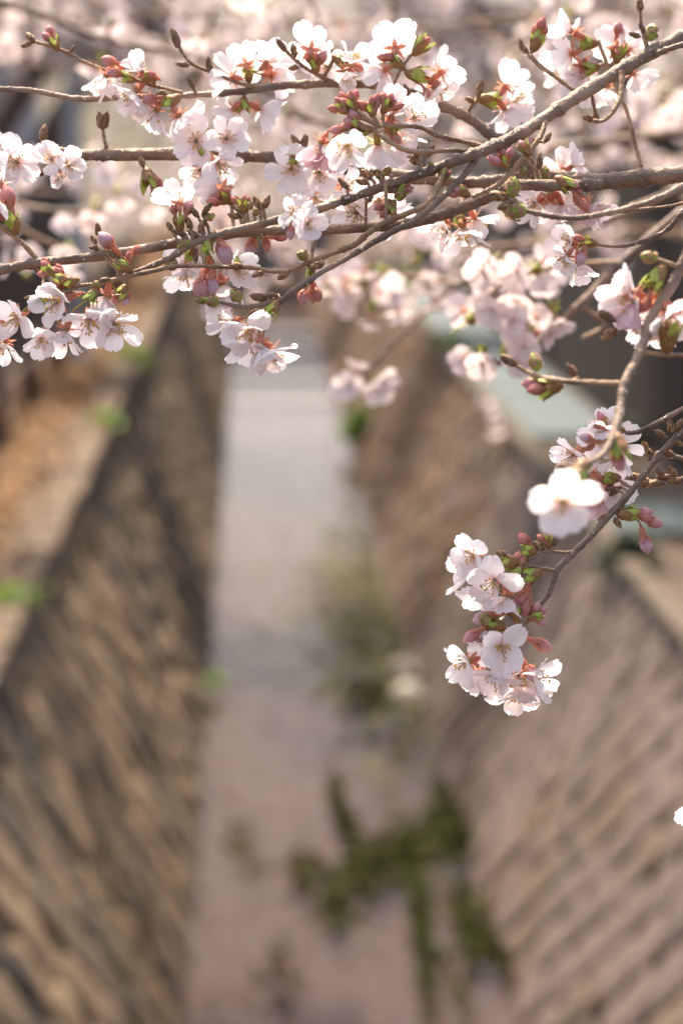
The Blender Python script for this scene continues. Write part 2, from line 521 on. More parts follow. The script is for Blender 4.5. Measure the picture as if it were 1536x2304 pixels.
    def redtuft(s, x, y, dz, ang, n=5, sz=.5, kind='R'):
        """tight tuft of small unopened flower buds"""
        b = s.bracts(x, y, dz/100, ang, .95)
        for k in range(n):
            a = ang+rnd.uniform(-48, 48); d = rnd.uniform(14, 24)
            s.bud(b, x+d*math.cos(R(a)), y-d*math.sin(R(a)), dz/100+rnd.uniform(-.004, .008), a, sz*rnd.uniform(.85, 1.15), kind)

# ================================================================== SETTING
ZW = -3.0                                 # water level; left bank is at ZL, right bank at ZR
ZL = -0.7
ZR = -1.0
BL, BR = .389, .485                      # batter of the two walls
def left_x(z): return -0.375 - BL*(z-ZW)      # face of the left wall
def right_x(z): return 1.49 + BR*(z-ZW)       # face of the right wall
M['soil'] = simple('soil', [(.3, (.045, .033, .025)), (.5, (.085, .063, .048)), (.75, (.14, .105, .08))], 1.6, .95, .6, .03)
M['bed'] = None
m, n, p, o = mat('stream_bed'); M['bed'] = m
f1 = noise(n, .55, 5, stretch=(1.6, .5, 1)); f2 = noise(n, 7, 4)
c1 = ramp(n, f2, [(.25, (.034, .022, .020)), (.55, (.058, .039, .034)), (.8, (.10, .068, .06))])
alg = ramp(n, f1, [(.52, (0, 0, 0)), (.66, (1, 1, 1))])
n.links.new(mix(n, alg, c1, (.055, .052, .022)), p.inputs['Base Color'])
p.inputs['Roughness'].default_value = .9; bump(n, p, f2, .6, .03)

m, n, p, o = mat('water'); M['water'] = m
n.nodes.remove(p)
gl = n.nodes.new('ShaderNodeBsdfGlossy'); gl.inputs['Color'].default_value = (.84, .775, .735, 1); gl.inputs['Roughness'].default_value = .11
trn = n.nodes.new('ShaderNodeBsdfTransparent'); trn.inputs[0].default_value = (.82, .74, .69, 1)
fr = n.nodes.new('ShaderNodeFresnel'); fr.inputs[0].default_value = 1.33
ms = n.nodes.new('ShaderNodeMixShader')
bm_ = n.nodes.new('ShaderNodeBump'); bm_.inputs['Strength'].default_value = .8; bm_.inputs['Distance'].default_value = .06
n.links.new(noise(n, 5, 3, stretch=(1.0, .45, 1)), bm_.inputs['Height'])
n.links.new(bm_.outputs[0], gl.inputs['Normal']); n.links.new(bm_.outputs[0], fr.inputs['Normal'])
n.links.new(fr.outputs[0], ms.inputs[0]); n.links.new(trn.outputs[0], ms.inputs[1]); n.links.new(gl.outputs[0], ms.inputs[2])
n.links.new(ms.outputs[0], o.inputs[0])

def sheet(name, x0, x1, y0, y1, z, m_, nx=1, ny=1, kind='structure', bumpz=0):
    vv = []; ff = []
    for j in range(ny+1):
        for i in range(nx+1):
            vv.append((x0+(x1-x0)*i/nx, y0+(y1-y0)*j/ny, z+(rnd.uniform(-bumpz, bumpz) if bumpz else 0)))
    for j in range(ny):
        for i in range(nx):
            q = j*(nx+1)+i; ff.append((q, q+1, q+nx+2, q+nx+1))
    ob = obj(name, mesh(name, vv, ff, m_)); ob['kind'] = kind; return ob

YF = 66.0                                # the canal bends out of sight here
# ground with the canal trench cut out of it: one sheet around the trench
xl, xr = left_x(ZL)-.30, right_x(ZR)+.22
vv = [(-900, -60, ZL), (xl, -60, ZL), (xl, YF, ZL), (xl, 1200, ZL), (-900, 1200, ZL),
      (xr, -60, ZR), (900, -60, ZR), (900, 1200, ZR), (xr, 1200, ZR), (xr, YF, ZR)]
g = obj('ground', mesh('ground', vv, [(0, 1, 2, 3, 4), (5, 6, 7, 8, 9), (2, 9, 8, 3)], M['soil'], False)); g['kind'] = 'structure'
sheet('stream_bed', -1.2, 2.4, -20, YF+1, ZW-.16, M['bed'], 4, 60, bumpz=.03)
sheet('water', -.62, 1.75, -20, YF+.4, ZW, M['water'])

# ---- stone walls
def stone_mat(name, cols, moss, blotch):
    m, n, p, o = mat(name)
    geo = n.nodes.new('ShaderNodeNewGeometry')
    base = ramp(n, geo.outputs['Random Per Island'], cols, 'CONSTANT')
    f = noise(n, 5, 5, .65, coord='Object')
    base = mix(n, mathn(n, 'MULTIPLY', f, .5), base, tuple(c*.45 for c in cols[1][1]))
    pos = geo.outputs['Position']
    mf = ramp(n, noise(n, .9, 4, vec=pos), [(.50, (0, 0, 0)), (.66, (1, 1, 1))])
    base = mix(n, mathn(n, 'MULTIPLY', mf, .65), base, moss)
    st = ramp(n, noise(n, 1.0, 5, .6, vec=pos, stretch=(1, 1.5, .55)), [(.46, (0, 0, 0)), (.60, (1, 1, 1))])   # dark upright blotches
    base = mix(n, mathn(n, 'MULTIPLY', st, blotch), base, (.045, .036, .028))
    n.links.new(base, p.inputs['Base Color']); p.inputs['Roughness'].default_value = .85
    bump(n, p, noise(n, 14, 5), .6, .03)
    return m
M['stone_l'] = stone_mat('stone_left', [(0, (0.165, 0.115, 0.076)), (.22, (0.270, 0.193, 0.118)), (.42, (0.100, 0.075, 0.059)), (.58, (0.310, 0.211, 0.118)), (.72, (0.065, 0.049, 0.040)), (.86, (0.205, 0.143, 0.088))], (0.105, 0.077, 0.038), .85)
M['stone_r'] = stone_mat('stone_right', [(0, (0.165, 0.099, 0.058)), (.2, (0.230, 0.139, 0.076)), (.4, (0.112, 0.075, 0.051)), (.58, (0.165, 0.127, 0.114)), (.72, (0.250, 0.127, 0.061)), (.86, (0.091, 0.058, 0.038))], (0.125, 0.081, 0.037), .45)
M['mortar'] = simple('mortar', [(.3, (.10, .08, .062)), (.7, (.17, .135, .105))], 3, .95, .5, .02)

def stone_mesh(i, m_):
    """rounded cobble front: local x along wall, z up, bulging to +y; unit size, 4x4 front"""
    r = random.Random(300+i); N = 4; vv = []; ff = []
    for a in range(N+1):
        for b in range(N+1):
            u = a/N*2-1; v = b/N*2-1
            k = 1-.16*(abs(u)*abs(v))**1.6
            d = (1-abs(u)**3.2)*(1-abs(v)**3.2)
            vv.append((u*.5*k+r.uniform(-.035, .035), .28*d**.3+r.uniform(-.05, .05)*(d > 0), v*.5*k+r.uniform(-.035, .035)))
    for a in range(N):
        for b in range(N):
            q = a*(N+1)+b; ff.append((q, q+1, q+N+2, q+N+1))
    edge = [b for b in range(N+1)] + [a*(N+1)+N for a in range(1, N+1)] + [N*(N+1)+b for b in range(N-1, -1, -1)] + [a*(N+1) for a in range(N-1, 0, -1)]
    base = len(vv)
    for q in edge: vv.append((vv[q][0]*.95, -.45, vv[q][2]*.95))
    for k in range(len(edge)):
        k2 = (k+1) % len(edge); ff.append((edge[k], base+k, base+k2, edge[k2]))
    return mesh('stone', vv, ff, m_)

def stone_wall(name, label, side, y0, y1, ztop, m_, cut, hs_, ls_, dp):
    fx = left_x if side < 0 else right_x
    slope = BL if side < 0 else BR
    t = empty(name, (fx(ZW), y0, ZW-.2)); tag(t, label, 'wall')
    b0 = Vector(t.location)
    # backing
    back = .10; mb = MB(); outer = fx(ztop)+side*.42
    A = [(fx(ZW-.3)+side*back, ZW-.3), (fx(ztop)+side*back, ztop-.02), (outer, ztop-.02), (outer, ZW-.3)]
    for yy in (y0, y1):
        for (x, z) in A: mb.v.append(Vector((x, yy, z))-b0); mb.t.append(0)
    for k in range(4):
        k2 = (k+1) % 4; mb.f.append((k, k2, 4+k2, 4+k)); mb.mi.append(0)
    mb.f += [(0, 1, 2, 3), (4, 7, 6, 5)]; mb.mi += [0, 0]
    obj('mortar_backing', mb.me('mortar_backing', M['mortar'], False), t)
    pool = [stone_mesh(i+(0 if side < 0 else 20), m_) for i in range(8)]
    spots = []
    rr = random.Random(5+side)
    sz = hs_                                     # diagonal bond: square stones set on their corners
    z = ZW-.15; row = 0
    while z < ztop-sz*.55:
        y = y0+(row % 2)*sz*.707
        while y < y1:
            k_ = rr.uniform(.92, 1.05)
            spots.append((y+rr.uniform(-.012, .012), z+rr.uniform(-.01, .01), sz*k_*rr.uniform(.96, 1.04), sz*k_, 45+rr.uniform(-6, 6))); y += sz*1.414
        z += sz*.707/math.sqrt(1+slope*slope); row += 1
    for y in np.arange(y0+.1, y1, .33):          # small levelling stones under the coping
        spots.append((y+rr.uniform(-.05, .05), ztop-.10, .30*rr.uniform(.8, 1.1), .17, rr.uniform(-6, 6)))
    spots.sort(key=lambda s_: (s_[0] < cut, s_[0]))     # stones in view, nearest first
    one = Matrix.Rotation(math.pi/2 if side < 0 else -math.pi/2, 3, 'Z')
    tiltm = Matrix.Rotation(math.atan(slope)*(-1 if side < 0 else 1), 3, 'Y')
    rest_v = []; rest_f = []
    for k, (y, z, ll, hh, ro) in enumerate(spots):
        # local x -> along wall, y -> out of wall
        al = Vector((0, 1, 0)); nrm = Vector((-side, 0, slope)).normalized()
        if side > 0: al = -al
        upv = al.cross(nrm)
        B = Matrix((al, nrm, upv)).transposed()
        B = B @ Matrix.Rotation(R(ro), 3, 'Y')
        loc = Vector((fx(z)+side*.05+rr.uniform(-.02, .02), y, z))-b0
        if upv.z < 0: B = B @ Matrix.Rotation(math.pi, 3, 'Y')
        sc = Vector((ll*.98, dp*rr.uniform(.6, 1.4), hh*.98))
        me_ = pool[k % 8]
        if k < 300:
            obj('stone', me_, t, loc, B.to_quaternion(), tuple(sc))
        else:
            base = len(rest_v)
            for v in me_.vertices:
                rest_v.append(loc + B @ Vector((v.co.x*sc.x, v.co.y*sc.y, v.co.z*sc.z)))
            for pl in me_.polygons: rest_f.append(tuple(base+q for q in pl.vertices))
    ob = obj('stones', mesh('stones', rest_v, rest_f, m_), t); ob['kind'] = 'stuff'
    return t, b0
M['coping'] = simple('coping', [(.3, (.05, .034, .022)), (.5, (.11, .08, .055)), (.75, (.165, .12, .082))], 2.5, .9, .8, .05)
M['coping_dark'] = simple('coping_dark', [(.3, (.07, .058, .042)), (.7, (.14, .11, .083))], 4, .9, .4, .02)
lw, lb = stone_wall('retaining_wall', 'shadowed brown rubble stone wall of the canal, on the leaf littered bank', -1, 5.0, YF, ZL, M['stone_l'], 7.0, .30, None, .055)
rw, rb = stone_wall('retaining_wall', 'sunlit tan and grey rubble stone wall of the canal, below the dark board fence', 1, 5.0, YF, ZR, M['stone_r'], 8.6, .33, None, .06)
rr = random.Random(3)
for side, t, b0, zt in ((-1, lw, lb, ZL), (1, rw, rb, ZR)):
    y = 5.0
    while y < YF-1:
        L = rr.uniform(.7, 1.2)
        x0 = (left_x(ZL) if side < 0 else right_x(ZR))
        hw_ = .12 if side < 0 else .085
        mb = MB(); mb.box((-hw_, -L/2+.012, -.05), (hw_, L/2-.012, .055+rr.uniform(-.01, .012)))
        me_ = mb.me('coping_stone', M['coping'] if side < 0 else M['coping_dark'], False)
        ob = obj('coping_stone', me_, t, Vector((x0+side*((.07 if side < 0 else .06)+rr.uniform(-.015, .015)), y+L/2, zt+.03))-b0)
        bv = ob.modifiers.new('bevel', 'BEVEL'); bv.width = .02; bv.segments = 1
        y += L

# ---- far end of the canal: low weir steps, cross wall
M['weir'] = simple('weir', [(.3, (.13, .12, .115)), (.7, (.24, .22, .21))], 3, .6, .3, .02)
for k, yy in enumerate((40.5, 44.0, 48.0, 53.0)):
    mb = MB(); mb.box((left_x(ZW)-.05, -.28, -.3), (right_x(ZW)+.05, .28, .03+.04*k))
    ob = obj('weir_step', mb.me('weir_step', M['weir'], False), None, (0, yy, ZW))
    tag(ob, ['low stone sill crossing the shallow water, lowest of the weir', 'second low stone sill of the canal weir', 'third low stone sill of the canal weir', 'highest stone sill of the canal weir below the blossoms'][k], 'weir', 'stone sills of the weir')
    bv = ob.modifiers.new('bevel', 'BEVEL'); bv.width = .05; bv.segments = 2
mb = MB(); mb.box((-1.9, 0, 0), (3.1, .6, 2.5))
ob = obj('canal_end_wall', mb.me('canal_end_wall', M['weir'], False), None, (0, YF, ZW-.3)); tag(ob, 'grey concrete wall closing the far end of the canal', 'wall')

# ---- leaf litter, fences, pole, slabs
def cards(name, pts, size, mats, mi=None, flat=.5, seed=0, sides=4):
    """one small bent leaf (two triangles) per point"""
    g_ = np.random.default_rng(seed); N = len(pts); pts = np.asarray(pts)
    nrm = g_.normal(size=(N, 3)); nrm[:, 2] = np.abs(nrm[:, 2])+flat*3; nrm /= np.linalg.norm(nrm, axis=1)[:, None]
    a = g_.normal(size=(N, 3)); a -= nrm*(a*nrm).sum(1)[:, None]; a /= np.linalg.norm(a, axis=1)[:, None]
    b = np.cross(nrm, a); s_ = (size*g_.uniform(.6, 1.3, N))[:, None]
    lift = nrm*s_*.25
    v = np.stack([pts-a*s_, pts+b*s_*.55+lift, pts+a*s_, pts-b*s_*.55+lift], 1).reshape(-1, 3)
    return quads_mesh(name, v, 4, mats, mi)
M['leaf_dead'] = soft('leaf_dead', (.36, .18, .058), .15, .8, .8, 6)
M['leaf_dead2'] = soft('leaf_dead2', (.19, .125, .08), .1, .8, .8, 6)
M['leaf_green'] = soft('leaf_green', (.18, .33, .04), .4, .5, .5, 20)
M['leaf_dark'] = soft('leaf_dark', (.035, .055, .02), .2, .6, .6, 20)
g_ = np.random.default_rng(2)
N = 15000
yy = g_.uniform(8, 56, N); xx = np.where(g_.uniform(size=N) < .93, -1.92+g_.normal(0, .2, N), g_.uniform(-2.3, -1.26, N)); zz = ZL+g_.uniform(.005, .05, N)+np.where(xx > -1.47, .085, 0)
lit = obj('leaf_litter', cards('leaf_litter', np.stack([xx, yy, zz], 1), .05, [M['leaf_dead'], M['leaf_dead2']], g_.integers(0, 2, N)))
tag(lit, 'fallen orange brown leaves along the canal bank', 'leaves', kind='stuff')
M['dark_wood'] = simple('dark_wood', [(.3, (.020, .014, .011)), (.7, (.045, .032, .025))], 6, .8, .4, .01, stretch=(6, 6, .6))
def board_fence(label, x, y0, y1, z0, h, bw, side):
    t = empty('board_fence', (x, y0, z0)); tag(t, label, 'fence')
    y = 0
    while y < y1-y0:
        mb = MB(); mb.box((-.012, .004, .04), (.012, bw-.006, h+rnd.uniform(-.015, .015)))
        obj('board', mb.me('board', M['dark_wood'], False), t, (rnd.uniform(-.006, .006), y, 0)); y += bw
    for zz_ in (.25, h-.3):
        mb = MB(); mb.box((.020*side, 0, zz_-.04), (.07*side, y1-y0, zz_+.04)) if side > 0 else mb.box((-.07, 0, zz_-.04), (-.020, y1-y0, zz_+.04))
        obj('rail', mb.me('rail', M['dark_wood'], False), t)
    k = 0
    while k <= y1-y0:
        mb = MB(); mb.box((.072*side if side > 0 else -.16, k-.05, -.3), (.16 if side > 0 else -.072, k+.05, h+.05))
        obj('post', mb.me('post', M['dark_wood'], False), t); k += 2.4
board_fence('tall dark brown board fence standing along the sunlit bank', 3.60, 11.0, 60, ZR, 3.0, .30, 1)
board_fence('dark board fence beyond the orange leaf litter', -2.80, 12, 36, ZL, 1.95, .30, -1)  # dark boards fill the nearly black area behind the low fence
lf = empty('low_fence', (-2.12, 9, ZL)); tag(lf, 'low dark timber post and rail fence along the leaf litter', 'fence')
for k in range(12):
    mb = MB(); mb.tube([Vector((0, 0, z)) for z in (-.2, .2, .66, .7)], [.09, .09, .085, .05], 10, 0, True, .04)
    obj('post', mb.me('post', M['bark_far']), lf, (0, 1.2+k*2.9, 0))
mb = MB(); mb.tube([Vector((0, 2.9*k, .42+.01*math.sin(k*3))) for k in range(13)], [.035]*13, 8); obj('rail', mb.me('rail', M['bark_far']), lf)
m, n, p, o = mat('pole_grey'); M['pole'] = m
n.links.new(ramp(n, noise(n, 4, 3), [(.3, (.36, .38, .42)), (.7, (.46, .48, .52))]), p.inputs['Base Color']); p.inputs['Roughness'].default_value = .5
pl = empty('utility_pole', (-1.95, 25.6, ZL)); tag(pl, 'pale grey steel pole rising from the leaf littered bank', 'pole')
mb = MB(); mb.tube([Vector((0, 0, z)) for z in (-.2, 1, 4, 8)], [.10, .10, .09, .08], 16); obj('shaft', mb.me('shaft', M['pole']), pl)
mb = MB(); mb.tube([Vector((0, 0, z)) for z in (0, .09, .1)], [.17, .17, .11], 16); obj('base_collar', mb.me('base_collar', M['pole']), pl)
mb = MB(); mb.box((-.09, -.115, 1.6), (.09, -.099, 2.0)); obj('plate', mb.me('plate', M['weir'], False), pl)
m, n, p, o = mat('teal_slab'); M['teal'] = m
n.links.new(ramp(n, noise(n, 2.2, 5), [(.3, (.038, .066, .071)), (.7, (.064, .097, .102))]), p.inputs['Base Color']); p.inputs['Roughness'].default_value = .7
rr = random.Random(8)
def slabs(y0, y1, label, name):
    t = empty(name, (right_x(ZR)+.13, y0, ZR)); tag(t, label, 'paving', 'teal paving runs')
    y = 0
    while y < y1-y0-.1:
        mb = MB(); mb.box((0, .01, .004), (.86, 1.19, .07+rr.uniform(0, .012)))
        ob = obj('slab', mb.me('slab', M['teal'], False), t, (rr.uniform(-.01, .01), y, 0))
        bv = ob.modifiers.new('bevel', 'BEVEL'); bv.width = .012; bv.segments = 1
        y += 1.2
slabs(21, 40, 'long run of pale teal slabs between the stone wall and the dark fence', 'teal_paving')
slabs(16.0, 17.2, 'single teal slab set in bare soil by the fence', 'teal_paving')

# ---- weeds on the walls
def tuft(label, loc, r, n_, m_, droop=.4, leaf=.05):
    t = empty('weed_tuft', loc); tag(t, label, 'plant', 'weeds on the canal walls')
    mb = MB(); lv = []
    for k in range(n_):
        a = rnd.uniform(0, 6.28); L = r*rnd.uniform(.6, 1.1)
        d = Vector((math.cos(a)*.8, math.sin(a)*.8, rnd.uniform(.2, 1)))*L
        pts = [Vector((0, 0, 0)), d*.5+Vector((0, 0, L*.1)), d-Vector((0, 0, L*droop))]
        mb.tube(pts, [.004, .003, .0015], 4, 0, False)
        for j in range(7): lv.append(pts[1].lerp(pts[2], rnd.uniform(-.5, 1))+Vector((rnd.gauss(0, .02), rnd.gauss(0, .02), rnd.gauss(0, .02))))
    obj('stems', mb.me('stems', m_), t)
    obj('leaves', cards('leaves', [tuple(q) for q in lv], leaf, [m_], None, .2, n_), t)
tuft('yellow green weed on the shaded wall coping nearest the pole', (-1.33, 25.0, ZL+.06), .28, 26, M['leaf_green'], leaf=.045)
tuft('yellow green weed halfway along the shaded wall coping', (-1.27, 19.6, ZL+.06), .2, 22, M['leaf_green'], leaf=.035)
tuft('bright green weed sprouting from the near end of the shaded coping', (-1.33, 12.3, ZL+.05), .17, 26, M['leaf_green'], leaf=.03)
tuft('bright green fern hanging low on the sunlit wall above the water', (right_x(-2.6)-.05, 34, -2.62), .42, 40, M['leaf_green'], .8, .10)
tuft('tiny green weed at the foot of the shaded wall', (left_x(-2.9)+.05, 19.5, -2.93), .12, 14, M['leaf_green'], leaf=.03)
tuft('green weed on the sunlit coping beside the teal slabs', (2.56, 29.4, ZR+.05), .26, 30, M['leaf_green'], leaf=.05)
tuft('green bush at the far end of the teal slabs', (2.75, 39.5, ZR+.05), .40, 40, M['leaf_green'], leaf=.06)
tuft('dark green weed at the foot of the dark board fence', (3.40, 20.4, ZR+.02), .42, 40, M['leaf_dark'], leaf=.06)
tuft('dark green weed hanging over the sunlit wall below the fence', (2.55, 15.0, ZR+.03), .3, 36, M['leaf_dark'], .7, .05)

# ---- waterweed mats and wet rocks
def wpt(x, y):                                     # photo pixel on the water surface
    d = fw + rt*((x-768)/F) + up*((1152-y)/F)
    return CAM + d*((ZW-CAM.z)/d.z)
M['weed'] = soft('waterweed', (.032, .037, .011), .0, .95, .5, 10); M['weed'].node_tree.nodes['Principled BSDF'].inputs['Specular IOR Level'].default_value = .05
g_ = np.random.default_rng(21); pts = []
for (x0, y0, x1, y1, wd, dens) in ((1030, 1850, 930, 1900, 80, 1), (930, 1900, 850, 1950, 100, 1), (850, 1950, 750, 2010, 80, 1), (1000, 1800, 1010, 1900, 50, 1), (750, 2010, 750, 2060, 40, .8),
        (950, 1990, 955, 2250, 22, 1), (930, 2020, 945, 2090, 26, .8), (745, 1770, 800, 1900, 22, 1), (1030, 2030, 1070, 2140, 42, 1), (1090, 2080, 1140, 2180, 22, 1),
        (660, 1930, 700, 2000, 60, .25), (540, 1880, 555, 1910, 50, .12), (640, 2150, 620, 2230, 80, .12), (790, 1585, 870, 1560, 70, .6), (1010, 2180, 1040, 2260, 40, .2)):
    a_, b_ = wpt(x0, y0), wpt(x1, y1); hw = wd/2*((a_-CAM).length/F)
    for k in range(int(2100*dens*(b_-a_).length*hw)+25):
        q = a_.lerp(b_, g_.uniform())
        pts.append((q.x+g_.normal(0, hw*.75), q.y+g_.normal(0, .3), ZW+g_.uniform(.004, .04)))
ob = obj('waterweed', cards('waterweed', pts, .05, [M['weed']], None, .35, 4))
tag(ob, 'dark green waterweed trailing in mats across the shallow water', 'waterweed', kind='stuff')
M['olive_reflection'] = soft('olive_reflection', (.125, .115, .045), .0, .9, .6, 10)  # olive cards paint a green reflection onto the water
g_ = np.random.default_rng(9); N = 1500
yy = g_.normal(22, 2.6, N); xx = np.clip(1.46-np.abs(g_.normal(0, .42, N)), -.2, 1.46)
ob = obj('olive_reflection', cards('olive_reflection', np.stack([xx, yy, g_.uniform(ZW-.006, ZW+.012, N)], 1), .06, [M['olive_reflection']], None, .8, 6))
tag(ob, 'olive green painted reflection on the water beside the sunlit wall', 'olive_reflection', kind='stuff')
M['rock'] = simple('wet_rock', [(.3, (.34, .28, .22)), (.7, (.58, .50, .42))], 9, .28, .5, .02, spec=.6)
for k, (x, y, s_) in enumerate(((905, 1500, .13), (915, 1552, .17))):
    c = wpt(x, y+10); mb = MB(); r_ = random.Random(k)
    mb.tube([Vector((0, 0, z)) for z in (-.2, -.06, .02, .08, .11)], [s_, s_, s_*.92, s_*.6, s_*.2], 10, 0, True, .16, r_)
    ob = obj('rock', mb.me('rock', M['rock']), None, c); tag(ob, ['smaller pale wet rock at the foot of the sunlit wall', 'larger pale wet rock at the foot of the sunlit wall'][k], 'rock', 'wet rocks')

# ---- house beyond the left bank
M['house'] = simple('house_wall', [(.3, (.26, .26, .28)), (.7, (.36, .36, .38))], 1.5, .85, .2, .01)
M['roof'] = simple('roof', [(.3, (.05, .05, .055)), (.7, (.10, .10, .11))], 3, .7, .3, .02)
m, n, p, o = mat('glass_dark'); M['glass'] = m
p.inputs['Base Color'].default_value = (.05, .07, .10, 1); p.inputs['Roughness'].default_value = .12
hs = empty('house', (-7.6, 38, 0)); tag(hs, 'grey house with blue tinted windows and a teal awning', 'house')
mb = MB(); mb.box((-3.6, 0, -.9), (3.6, 6, 5.4)); obj('wall', mb.me('wall', M['house'], False), hs)
mb = MB(); b = [(-4, -.5, 5.4), (4, -.5, 5.4), (4, 6.5, 5.4), (-4, 6.5, 5.4), (-4, 3, 7.2), (4, 3, 7.2)]
rf = obj('roof', mesh('roof', b, [(0, 1, 5, 4), (2, 3, 4, 5), (1, 2, 5), (3, 0, 4), (0, 3, 2, 1)], M['roof'], False), hs)
for k, (x, z, w_, h_) in enumerate(((-2.4, 1.5, 1.1, 1.3), (-.6, 1.5, 1.1, 1.3), (1.2, 1.5, 1.1, 1.3), (2.5, 1.5, .7, 1.3), (-1.8, 3.6, 1.3, 1.1), (1.2, 3.6, 1.3, 1.1))):
    mb = MB()
    for lo, hi in (((-.06, -.05, -.06), (w_+.06, .03, 0)), ((-.06, -.05, h_), (w_+.06, .03, h_+.06)), ((-.06, -.05, 0), (0, .03, h_)), ((w_, -.05, 0), (w_+.06, .03, h_)), ((w_/2-.02, -.04, 0), (w_/2+.02, .03, h_))): mb.box(lo, hi)
    wn = obj('window', mb.me('window', M['pole'], False), hs, (x-w_/2, 0, z))
    mb = MB(); mb.box((.002, -.02, .002), (w_-.002, -.012, h_-.002)); obj('pane', mb.me('pane', M['glass'], False), wn)
mb = MB(); b = [(-3.4, 0, 1.22), (3.4, 0, 1.22), (3.4, -.9, .95), (-3.4, -.9, .95)]
b += [(x, y, z-.03) for x, y, z in b]
M['awning'] = simple('awning', [(.3, (.06, .22, .20)), (.7, (.10, .30, .27))], 2, .7, 0)
obj('awning', mesh('awning', b, [(0, 3, 2, 1), (4, 5, 6, 7), (0, 1, 5, 4), (1, 2, 6, 5), (2, 3, 7, 6), (3, 0, 4, 7)], M['awning'], False), hs)
mb = MB(); mb.box((-3.2, -.02, -.8), (3.2, -.004, .95)); obj('dark_opening', mb.me('dark_opening', M['dark_wood'], False), hs)  # dark sheet stands in for the dark opening under the awning

# ---- hills closing the view
M['wood_far'] = simple('wooded_hill', [(.3, (.045, .045, .025)), (.6, (.10, .085, .055)), (.8, (.16, .12, .10))], .06, 1, 0)
vv = []; ff = []; nx = 60
for j, (yy_, hz) in enumerate(((150, -1), (190, 5), (240, 8), (330, 11))):
    for i in range(nx+1):
        x = -450+900*i/nx
        vv.append((x, yy_+rnd.uniform(-6, 6), hz if j == 0 else hz*(1+.25*math.sin(i*.5+j)+.1*math.sin(i*1.7))))
for j in range(3):
    for i in range(nx):
        q = j*(nx+1)+i; ff.append((q, q+1, q+nx+2, q+nx+1))
h_ = obj('hills', mesh('hills', vv, ff, M['wood_far'])); h_['kind'] = 'structure'

# ---- flowering cherry trees behind
M['far_petal'] = soft('far_petal', (.95, .86, .845), .6, .7, .12, 2)
M['far_petal2'] = soft('far_petal2', (.90, .75, .73), .55, .7, .15, 2)
M['far_calyx'] = soft('far_calyx', (.50, .30, .22), .4, .7, .5, 2)
M['far_bract'] = soft('far_bract', (.30, .30, .07), .2, .7, .5, 2)
def blossoms(centres, spread, nfl, rad, seed, hang=.0):
    g_ = np.random.default_rng(seed); C = np.repeat(np.asarray(centres), nfl, 0)
    N = len(C); c = C+g_.normal(0, spread, (N, 3))
    nrm = g_.normal(size=(N, 3)); nrm[:, 2] -= hang; nrm /= np.linalg.norm(nrm, axis=1)[:, None]
    a = g_.normal(size=(N, 3)); a -= nrm*(a*nrm).sum(1)[:, None]; a /= np.linalg.norm(a, axis=1)[:, None]
    b = np.cross(nrm, a); s_ = rad*g_.uniform(.75, 1.15, (N, 1)); V_ = []
    kind = g_.choice([0, 0, 0, 0, 0, 1, 1, 2, 2, 3], N); mi = []
    for k in range(5):
        t = 2*math.pi*k/5; d = a*math.cos(t)+b*math.sin(t); e = -a*math.sin(t)+b*math.cos(t)
        small = np.where(kind >= 2, .55, 1.0)[:, None]
        up_ = nrm*s_*.30
        V_.append(np.stack([c, c+(d*.62-e*.40)*s_*small+up_*.6, c+d*s_*small+up_, c+(d*.62+e*.40)*s_*small+up_*.6], 1)); mi.append(kind)
    v = np.stack(V_, 1).reshape(-1, 3); mi = np.stack(mi, 1).ravel()
    return quads_mesh('crown', v, 4, [M['far_petal'], M['far_petal2'], M['far_calyx'], M['far_bract']], mi)

